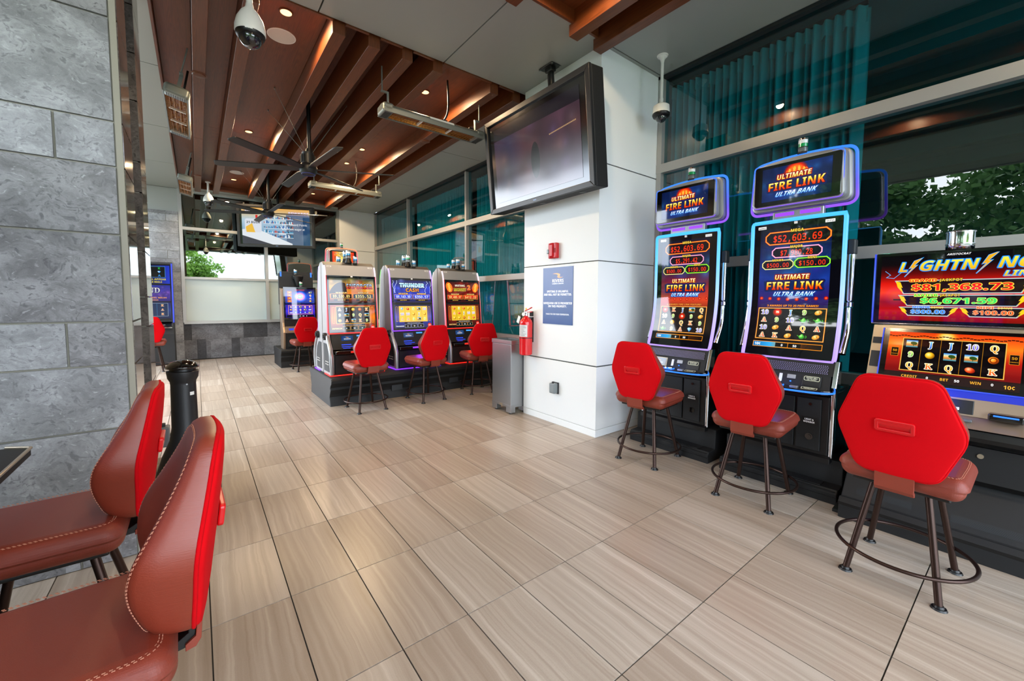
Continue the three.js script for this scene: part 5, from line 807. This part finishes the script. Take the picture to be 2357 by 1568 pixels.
// ---------------------------------------------------------------- ceiling fittings
{
  const warm = new THREE.Color(1, 0.72, 0.42), lens = glow(0xffc987, 3);
  const spots = [[0.42, -2.16], [0.42, -5.45], [0.42, -8.63], [2.02, -2.68], [2.02, -5.12], [2.02, -6.02], [2.02, -8.83], [2.02, -0.1], [0.42, 0.9], [2.02, 2.4]];
  const names = ['recessed downlight by the pendant camera at the near end of the plank', 'recessed downlight in the left plank halfway along, beside the large fan', 'recessed downlight in the left plank by the far ceiling speaker', 'recessed downlight above the near long heater', 'recessed downlight in the right plank, first beyond the near long heater', 'recessed downlight in the right plank just before the far long heater', 'recessed downlight in the right plank at the far end board', 'recessed downlight in the nearer slat bay above the white pillar', 'recessed downlight in the nearer slat bay above the leather stools', 'recessed downlight in the nearer slat bay above the jackpot machine'];
  spots.forEach(([x, z], i) => {
    const t = thing('downlight', names[i], 'downlight', [x, DECK - 0.004, z], 0, 'warm recessed downlights in the wood bays');
    part('trim_ring', new THREE.TorusGeometry(0.052, 0.007, 8, 32).rotateX(Math.PI / 2), M.wood, t);
    part('lens', cyl(0.046, 0.046, 0.006, 0, -0.002, 0), lens, t);
    const s = new THREE.SpotLight(warm, i > 6 ? 3.5 : 8, 7, 1.5, 0.15, 2); s.position.set(x, DECK - 0.03, z); s.target.position.set(x, 0, z); s.castShadow = true; s.shadow.radius = 2; scene.add(s, s.target);
  });
  const speak = (x, z, l) => { const t = thing('ceiling_speaker', l, 'speaker', [x, DECK - 0.003, z], 0, 'round ceiling speakers'); part('grille', lathe([[0, -0.006], [0.115, -0.005], [0.12, 0], [0.115, 0.004]], 44), std({ color: 0xc9c2b8, roughness: 0.7, bumpMap: rep(noiseTex, 6, 6), bumpScale: 0.0008 }), t); part('rim', new THREE.TorusGeometry(0.12, 0.005, 8, 44).rotateX(Math.PI / 2), M.whitePlastic, t); };
  speak(0.443, -2.56, 'round white ceiling speaker behind the near pendant camera'); speak(0.434, -8.01, 'round white ceiling speaker at the far end of the wood plank');
  [[-0.2, -3.46, 'round wood-tone disc on the slat beside the near slim heater'], [2.485, -3.65, 'round wood-tone disc on the slat beyond the near long heater'], [-0.2, -7.94, 'round wood-tone disc on the slat beside the far slim heater'], [2.485, -8.17, 'round wood-tone disc on the slat at the far right of the bay']].forEach(([x, z, l]) => { const t = thing('ceiling_disc', l, 'ceiling disc', [x, SLAT, z], 0, 'round wood-tone discs under the slats'); part('cover', lathe([[0, -0.016], [0.05, -0.014], [0.06, -0.006], [0.06, 0]], 32), M.wood, t); part('plate', lathe([[0.045, -0.003], [0.074, -0.003], [0.074, 0]], 32), M.wood, t); });
}
// ceiling fans
function fan(x, z, y, phase, label) {
  const t = thing('ceiling_fan', label, 'ceiling fan', [x, y, z], 0, 'black industrial ceiling fans');
  part('downrod', [rod([0.02, 0.2, 0], [0.02, DECK + 0.25 - y, 0], 0.024), cyl(0.05, 0.04, 0.06, 0.02, 0.24, 0)], M.fan, t);
  const m = part('motor', [cyl(0.082, 0.082, 0.12, 0, 0.13, 0), ...Array.from({ length: 16 }, (_, i) => box(0.008, 0.1, 0.014, 0, 0, 0.086).rotateY(i * Math.PI / 8).translate(0, 0.13, 0)), cyl(0.07, 0.075, 0.03, 0, 0.2, 0)], M.fan, t);
  part('hub', lathe([[0, -0.065], [0.085, -0.065], [0.1, -0.05], [0.1, -0.03], [0.112, -0.02], [0.112, 0.03], [0.095, 0.05], [0.085, 0.07]], 40), M.fan, t);
  part('hub_ring', new THREE.TorusGeometry(0.082, 0.006, 8, 40).rotateX(Math.PI / 2).translate(0, -0.066, 0), std({ color: 0x2c3878, roughness: 0.3 }), t);
  const s = new THREE.Shape(); s.moveTo(0.09, -0.035); s.lineTo(0.3, -0.062); s.lineTo(1.06, -0.055); s.quadraticCurveTo(1.12, -0.05, 1.12, -0.02); s.lineTo(1.1, 0.05); s.quadraticCurveTo(1.09, 0.062, 1.04, 0.062); s.lineTo(0.3, 0.062); s.lineTo(0.09, 0.035); s.closePath();
  const bg = extrudeZ(s, 0.014, 0.004, -0.007).rotateX(-Math.PI / 2 + 0.24);
  for (let k = 0; k < 6; k++) { const b = part('blade', bg.clone().rotateY(-(phase + k * Math.PI / 3)), M.fan, t); }
  for (const [ax, az] of [[-0.42, 0.34], [0.4, 0.4], [0.4, -0.38], [-0.4, -0.38]]) { const w = part('guy_wire', rod([ax * 0.1 + 0.01, 0.22, az * 0.1], [ax, DECK - y - 0.02, az], 0.0022, 0.0022, 6), M.galv, t); part('hook', [cyl(0.009, 0.009, 0.02, ax, DECK - y - 0.012, az, 12)], M.steel, w); }
}
fan(0.955, -4.05, 3.16, -0.62, 'large black six-blade ceiling fan hanging nearer, beside the long heater');
fan(0.89, -7.45, 3.12, -0.6, 'black six-blade ceiling fan hanging in front of the far television');
// infrared heaters
const heater = (() => {
  const t = thing('infrared_heater', 'long silver infrared heater hung across the slats near the wall television', 'heater', [1.9, 3.38, -2.2], 0, 'silver infrared heaters');
  const L = 1.23, c = []; for (let i = 0; i <= 14; i++) { const a = Math.PI * i / 14; c.push([0.1 * Math.cos(a), 0.055 * Math.sin(a) + 0.005]); }
  part('housing', [extrudeX([...c, [-0.1, -0.04], [-0.088, -0.04], [-0.07, 0.02], [0.07, 0.02], [0.088, -0.04], [0.1, -0.04]], L, 0.003)], M.galv, t);
  for (const s of [-1, 1]) { const e = part('end_cap', rbox(0.12, 0.1, 0.2, 0.03, s * (L / 2 - 0.05), 0.008, 0), M.galv, t); part('vent_slots', Array.from({ length: 9 }, (_, i) => box(0.07, 0.004, 0.006, s * (L / 2 - 0.05), -0.042, -0.068 + i * 0.017)), M.black, e); }
  part('reflector', extrudeX([[-0.085, -0.03], [-0.05, 0.012], [0.05, 0.012], [0.085, -0.03], [0.08, -0.032], [0.046, 0.006], [-0.046, 0.006], [-0.08, -0.032]], L - 0.2, 0.001), M.amber, t);
  for (const x of [-0.36, 0, 0.36]) { const e = part('heat_element', [rod([x - 0.15, -0.012, 0.022], [x + 0.15, -0.012, 0.022], 0.008), rod([x - 0.15, -0.012, -0.022], [x + 0.15, -0.012, -0.022], 0.008)], M.element, t); part('guard', [...Array.from({ length: 9 }, (_, i) => box(0.0025, 0.0025, 0.17, x - 0.14 + i * 0.035, -0.038, 0)), ...[-0.05, 0, 0.05].map((z) => box(0.3, 0.0025, 0.0025, x, -0.04, z))], M.element, e); }
  for (const x of [-0.18, 0.18]) part('divider', box(0.018, 0.02, 0.14, x, -0.02, 0), M.whitePlastic, t);
  part('rating_plate', box(0.3, 0.028, 0.002, 0, 0, 0).rotateX(-0.5).translate(0.05, 0.028, 0.092), M.whitePlastic, t);
  for (const s of [-1, 1]) part('bracket', [box(0.012, 0.15, 0.03, s * 0.54, 0.12, 0), box(0.07, 0.012, 0.03, s * (s > 0 ? 0.565 : 0.575), 0.19, 0), rod([s * 0.6, 0.19, 0], [s * 0.6, 0.44, 0], 0.007)], M.galv, t);
  for (const x of [-0.25, 0.12, 0.48]) part('cable_gland', rbox(0.07, 0.035, 0.05, 0.006, x, 0.068, 0), M.black, t);
  part('supply_cable', tube([[0.12, 0.08, 0], [0.16, 0.16, 0], [0.19, 0.3, -0.02], [0.185, 0.56, -0.03]], 0.011, false, 30, 8), M.black, t);
  return t;
})();
const HG = 'silver infrared heaters';
copy(heater, [1.92, 3.38, -5.7], 0, 'long silver infrared heater hung across the slats behind the large fan', HG);
for (const [z, l] of [[-3.6, 'silver infrared heater hung along the left edge of the bay, next to the stone pier'], [-7.1, 'silver infrared heater hung along the left edge of the bay, beside the far camera']]) { const h = copy(heater, [-0.385, 3.36, z], Math.PI / 2, l, HG); h.rotation.set(0, Math.PI / 2, 0); h.rotateX(0.22); }
// pendant dome cameras
function domeCam(x, y, z, label) {
  const t = thing('dome_camera', label, 'security camera', [x, y, z], 0, 'white pendant dome cameras');
  part('pole', [rod([0, 0.14, 0], [0, H - y, 0], 0.02), cyl(0.05, 0.045, 0.02, 0, H - y - 0.01, 0)], M.whitePlastic, t);
  part('housing', lathe([[0.022, 0.19], [0.028, 0.16], [0.055, 0.13], [0.082, 0.08], [0.094, 0.03], [0.096, -0.005], [0.09, -0.015]], 44), M.whitePlastic, t);
  part('collar', lathe([[0.091, -0.008], [0.091, -0.022], [0.084, -0.036], [0.075, -0.04]], 44), M.black, t); part('name_plate', new THREE.CylinderGeometry(0.0922, 0.0905, 0.008, 12, 1, true, -0.45, 0.5).translate(0, -0.018, 0), M.whitePlastic, t);
  part('dome', new THREE.SphereGeometry(0.075, 32, 18, 0, Math.PI * 2, Math.PI / 2, Math.PI / 2).translate(0, -0.034, 0), M.smoke, t);
}
domeCam(0.062, 3.28, -1.4, 'white pendant dome camera hanging near the stone pier'); domeCam(-0.03, 3.46, -8.75, 'white pendant dome camera at the far end near the back window');
{
  const t = thing('dome_camera', 'white pole-mounted dome camera above the portrait-screen machines beside the pillar', 'security camera', [3.5, 3.3, -0.36], 0, 'white pendant dome cameras');
  part('pole', [rod([0, 0.06, 0], [0, 0.56, 0], 0.0145), cyl(0.05, 0.055, 0.012, 0, 0.564, 0), lathe([[0.015, 0.5], [0.022, 0.53], [0.045, 0.56]], 28), cyl(0.018, 0.018, 0.04, 0, 0.13, 0)], M.whitePlastic, t);
  part('housing', lathe([[0.018, 0.09], [0.06, 0.088], [0.078, 0.075], [0.082, 0.02], [0.082, 0]], 40), M.whitePlastic, t); part('collar', lathe([[0.083, 0.002], [0.086, -0.01], [0.078, -0.03], [0.055, -0.036]], 40), M.black, t); part('dome', new THREE.SphereGeometry(0.054, 28, 16, 0, Math.PI * 2, Math.PI / 2, Math.PI / 2).translate(0, -0.032, 0), M.smoke, t);
}
// televisions
function television(label, pos, turn, tilt, w, h, d, mat, mount) {
  const t = thing('television', label, 'television', pos, turn); t.rotation.order = 'YXZ'; t.rotation.x = tilt;
  part('case', extrudeZ(rrect(w, h, 0.01), d, 0.012, -d), M.blackMatte, t);
  const bz = std({ color: 0x1d1e21, roughness: 0.35 }), bar = (l) => { const s = new THREE.Shape(); s.moveTo(-l / 2, 0); s.lineTo(l / 2, 0); s.lineTo(l / 2 - 0.055, 0.055); s.lineTo(-l / 2 + 0.055, 0.055); s.closePath(); return extrudeZ(s, 0.035, 0.006, -0.005); };
  part('bezel', [bar(w).translate(0, -h / 2, 0), bar(w).rotateZ(Math.PI).translate(0, h / 2, 0), bar(h).rotateZ(Math.PI / 2).translate(w / 2, 0, 0), bar(h).rotateZ(-Math.PI / 2).translate(-w / 2, 0, 0)], bz, t);
  part('front_glass', quad(w - 0.1, h - 0.1, 0, 0, 0.004), phy({ color: 0x0a0a0d, roughness: 0.14, ior: 1.9 }), t);
  part('display', quad(w * (d > 0.15 ? 0.82 : 0.88), h * (d > 0.15 ? 0.78 : 0.86), 0, -0.005, 0.0065), mat, t);
  part('name_plate', quad(0.05, 0.014, 0, -h / 2 + 0.028, 0.0305), glow(0x9ab8e8, 0.5), t);
  part('vents', [-0.45, 0, 0.35].map((k) => cyl(0.035, 0.035, 0.004, k * w, -h / 2 - 0.001, -d * 0.5)), M.black, t);
  mount(t);
}
television('large outdoor television with black case hung on the white pillar', [2.59, 2.985, -1.28], EASTF, 0.1, 1.66, 1.06, 0.17, phy({ color: 0x0b0a10, emissive: 0xffffff, emissiveMap: tvBlur, emissiveIntensity: 1.0, roughness: 0.16, ior: 1.9 }), (t) => {
  part('mount_pole', [rod([0.07, 0.4, -0.2], [0.07, 0.85, -0.265], 0.03), cyl(0.036, 0.036, 0.1, 0.07, 0.74, -0.25)], M.black, t); const p = part('mount_plate', [rbox(0.2, 0.014, 0.15, 0.01, 0.07, 0.862, -0.25), rbox(0.1, 0.05, 0.07, 0.008, 0.07, 0.84, -0.25)], M.black, t); part('bolts', [[-0.02, -0.19], [0.16, -0.19], [0.16, -0.31], [-0.02, -0.31]].map(([x, z]) => cyl(0.012, 0.012, 0.008, x, 0.852, z, 12)), M.steel, p);
  part('wall_arm', box(0.3, 0.5, 0.06, 0, 0, -0.2), M.black, t);
});
television('television showing the rewards advertisement, hung before the back window', [1.24, 3.1, -8.92], -0.4, 0.03, 1.62, 0.96, 0.12, phy({ color: 0x050507, emissive: 0xffffff, emissiveMap: tvAd, emissiveIntensity: 0.95, roughness: 0.06 }), (t) => { part('mount_pole', rod([0, 0.3, -0.16], [0, 1.17, -0.19], 0.03), M.black, t); part('mount_plate', rbox(0.3, 0.3, 0.05, 0.01, 0, 0.1, -0.14), M.black, t); });
// ---------------------------------------------------------------- things on and around the pillar
{
  const a = thing('fire_alarm', 'red fire alarm horn with strobe on the white pillar above the blue sign', 'fire alarm', [XC, 1.955, -1.235], EASTF);
  part('body', [rbox(0.13, 0.17, 0.05, 0.012, 0, 0, 0.027), extrudeX([[0.05, -0.085], [0.07, -0.06], [0.07, 0.06], [0.05, 0.085]], 0.05, 0.004, -0.005)], M.alarmRed, a); part('back_plate', rbox(0.12, 0.16, 0.012, 0.004, 0, 0, 0.006), M.alarmRed, a); part('strobe', [rbox(0.03, 0.05, 0.03, 0.01, -0.05, -0.01, 0.06)], M.clearPlastic, a); part('strobe_tube', rbox(0.012, 0.03, 0.012, 0.003, -0.05, -0.01, 0.052), M.whitePlastic, a); part('horn_slots', [0, 1, 2, 3].map((i) => box(0.004, 0.05, 0.004, 0.03 + i * 0.009, 0, 0.0525)), M.redDark, a);
  const s = thing('notice_sign', 'blue notice sign on the white pillar forbidding spitting and marijuana', 'sign', [XC, 1.455, -1.19], EASTF);
  part('board', box(0.472, 0.635, 0.004, 0, 0, 0.003), std({ color: 0x1f478f, roughness: 0.25 }), s); part('print', quad(0.472, 0.635, 0, 0, 0.0055), printed(riversSign, 0.22), s);
  const o = thing('outlet_cover', 'grey clear weatherproof outlet cover low on the white pillar', 'outlet', [XC, 0.42, -1.2], EASTF);
  part('cover', rbox(0.085, 0.115, 0.06, 0.012, 0, 0, 0.04), phy({ color: 0x8f999d, roughness: 0.15, transmission: 0.35, thickness: 0 }), o); part('back_plate', rbox(0.1, 0.13, 0.012, 0.004, 0, 0, 0.006), M.darkGrey, o); part('latch', rbox(0.02, 0.03, 0.02, 0.004, 0, 0.06, 0.05), M.darkGrey, o);
}
{
  const t = thing('fire_extinguisher', 'red fire extinguisher with white tag hung at the edge of the white pillar', 'fire extinguisher', [2.79, 0.755, -1.63], EASTF);
  part('cylinder', lathe([[0, 0.0], [0.068, 0.0], [0.077, 0.012], [0.077, 0.38], [0.07, 0.41], [0.045, 0.44], [0.024, 0.455], [0.02, 0.47]], 44), M.extRed, t);
  part('label', new THREE.CylinderGeometry(0.0776, 0.0776, 0.14, 30, 1, true, -1.5, 2.6).translate(0, 0.29, 0), printed(extLabel, 0.4), t); part('strap', [cyl(0.079, 0.079, 0.008, 0, 0.205, 0, 44)], M.black, t); part('service_label', new THREE.CylinderGeometry(0.0776, 0.0776, 0.025, 12, 1, true, -1.3, 0.6).translate(0, 0.185, 0), M.whitePlastic, t);
  const v = part('valve', [cyl(0.022, 0.02, 0.035, 0, 0.485, 0), rbox(0.05, 0.03, 0.03, 0.006, 0.0, 0.5, 0)], M.chrome, t);
  part('lever', [rbox(0.13, 0.01, 0.022, 0.004, 0, 0, 0).rotateZ(0.35).translate(0.045, 0.545, 0), rbox(0.12, 0.01, 0.022, 0.004, 0, 0, 0).rotateZ(0.05).translate(0.05, 0.512, 0)], M.extRed, v); part('seal', rbox(0.014, 0.03, 0.01, 0.003, 0.0, 0.545, 0), M.yellow, v);
  part('gauge', [cyl(0.022, 0.022, 0.014, 0, 0, 0).rotateX(Math.PI / 2).translate(-0.01, 0.485, 0.03)], M.whitePlastic, v); part('hose', tube([[-0.02, 0.495, 0], [-0.06, 0.48, 0.01], [-0.078, 0.42, 0.02], [-0.08, 0.34, 0.02]], 0.01, false, 24, 8), M.black, t); part('tag', box(0.045, 0.09, 0.001, 0, 0, 0).rotateZ(-0.45).translate(-0.085, 0.42, 0.045), M.whitePlastic, t);
  part('wall_hook', [rbox(0.03, 0.06, 0.04, 0.006, 0.03, 0.49, -0.06), box(0.07, 0.3, 0.012, 0, 0.3, -0.083)], M.black, t);
}
{
  const t = thing('waste_bin', 'brushed steel waste bin standing beside the white pillar', 'bin', [2.825, 0, -1.99]);
  part('body', rbox(0.265, 0.78, 0.395, 0.006, 0, 0.475, 0), M.steel, t); part('rim', [extrudeZ(ringShape(0.275, 0.41, 0.006, 0.05), 0.05, 0.004).rotateX(-Math.PI / 2).translate(0, 0.865, 0)], M.steel, t); part('liner', box(0.18, 0.02, 0.31, 0, 0.868, 0), M.darkGrey, t); part('band', rbox(0.27, 0.03, 0.4, 0.003, 0, 0.1, 0), M.steel, t);
  for (const sx of [-1, 1]) for (const sz of [-1, 1]) { const f = part('foot', rbox(0.07, 0.07, 0.1, 0.003, sx * 0.098, 0.055, sz * 0.15), M.steel, t); part('leveller', [cyl(0.014, 0.016, 0.02, sx * 0.1, 0.01, sz * 0.15, 16)], M.darkGrey, f); }
  part('maker_label', box(0.001, 0.03, 0.06, -0.1355, 0.1, 0.0), M.champagne, t);
}
{
  const t = thing('ash_receptacle', 'black freestanding ash receptacle with domed cap by the stone pier', 'ash receptacle', [-0.395, 0, -1.37]);
  part('body', lathe([[0, 0.0], [0.185, 0.0], [0.185, 0.1], [0.17, 0.22], [0.13, 0.36], [0.085, 0.47], [0.072, 0.55], [0.068, 0.84], [0.07, 0.86], [0.082, 0.885], [0.086, 0.92], [0.086, 0.93], [0, 0.93]], 48), std({ color: 0x17181a, roughness: 0.45, bumpMap: noise3, bumpScale: 0.0005 }), t); part('neck', cyl(0.07, 0.07, 0.025, 0, 0.94, 0, 40), M.black, t);
  part('cap', lathe([[0.072, 0.945], [0.09, 0.948], [0.088, 0.96], [0.065, 0.985], [0.03, 0.998], [0, 1.0]], 48), M.blackGloss, t); part('maker_label', new THREE.CylinderGeometry(0.0705, 0.0705, 0.022, 8, 1, true, 0.5, 0.4).translate(0, 0.78, 0), M.whitePlastic, t); part('screws', [cyl(0.005, 0.005, 0.006, 0, 0, 0, 10).rotateX(Math.PI / 2).translate(0.02, 0.845, 0.067)], M.steel, t);
  const o = thing('outlet_cover', 'grey weatherproof outlet box low on the side of the stone pier', 'outlet', [-0.605, 0.25, -2.35], Math.PI / 2);
  part('cover', rbox(0.11, 0.17, 0.075, 0.012, 0, 0, 0.045), std({ color: 0x6c7276, roughness: 0.35 }), o); part('back_plate', rbox(0.13, 0.19, 0.02, 0.004, 0, 0, 0.01), M.darkGrey, o); part('hinge', [rbox(0.05, 0.03, 0.03, 0.006, 0, 0.095, 0.04)], M.darkGrey, o); part('latch', rbox(0.05, 0.05, 0.012, 0.004, 0, -0.01, 0.086), M.darkGrey, o);
}
// lamps inside the hall, seen through the glazing
for (const [x, z, l] of [[5.97, 0.85, 'amber downlight in the hall seen through the upper glass pane'], [5.6, -3.4, 'amber downlight in the hall behind the far curtain'], [6.0, 3.2, 'amber downlight deep in the hall beyond the jackpot machine'], [5.6, -6.2, 'amber downlight in the hall behind the far glazing']]) {
  const t = thing('hall_downlight', l, 'downlight', [x, 4.045, z], 0, 'amber downlights inside the hall'); part('lens', cyl(0.07, 0.07, 0.01, 0, 0, 0), glow(0xffb02a, 2.5), t); part('trim_ring', new THREE.TorusGeometry(0.075, 0.01, 8, 32).rotateX(Math.PI / 2), M.champagne, t);
  const s = new THREE.SpotLight(new THREE.Color(1, 0.7, 0.4), 2.5, 8, 1.2, 0.6, 2); s.position.set(x, 4.02, z); s.target.position.set(x, 0, z); s.castShadow = true; scene.add(s, s.target);
}
// glow thrown by the machines' light strips
for (const [x, y, z, c, k] of [[3.08, 0.8, 0.015, 0x3a6aff, 0.05], [3.08, 0.8, 0.91, 0x3a6aff, 0.05], [3.12, 0.86, 1.775, 0x2038ff, 0.05], [1.435, 0.72, -3.55, 0xff2a20, 0.08], [2.335, 0.72, -3.55, 0x9a30ff, 0.12], [3.235, 0.72, -3.55, 0xff2a20, 0.08]]) { const p = new THREE.PointLight(c, k, 2.5, 2); p.position.set(x, y, z); p.castShadow = true; p.shadow.radius = 3; scene.add(p); }
renderer.render(scene, camera);
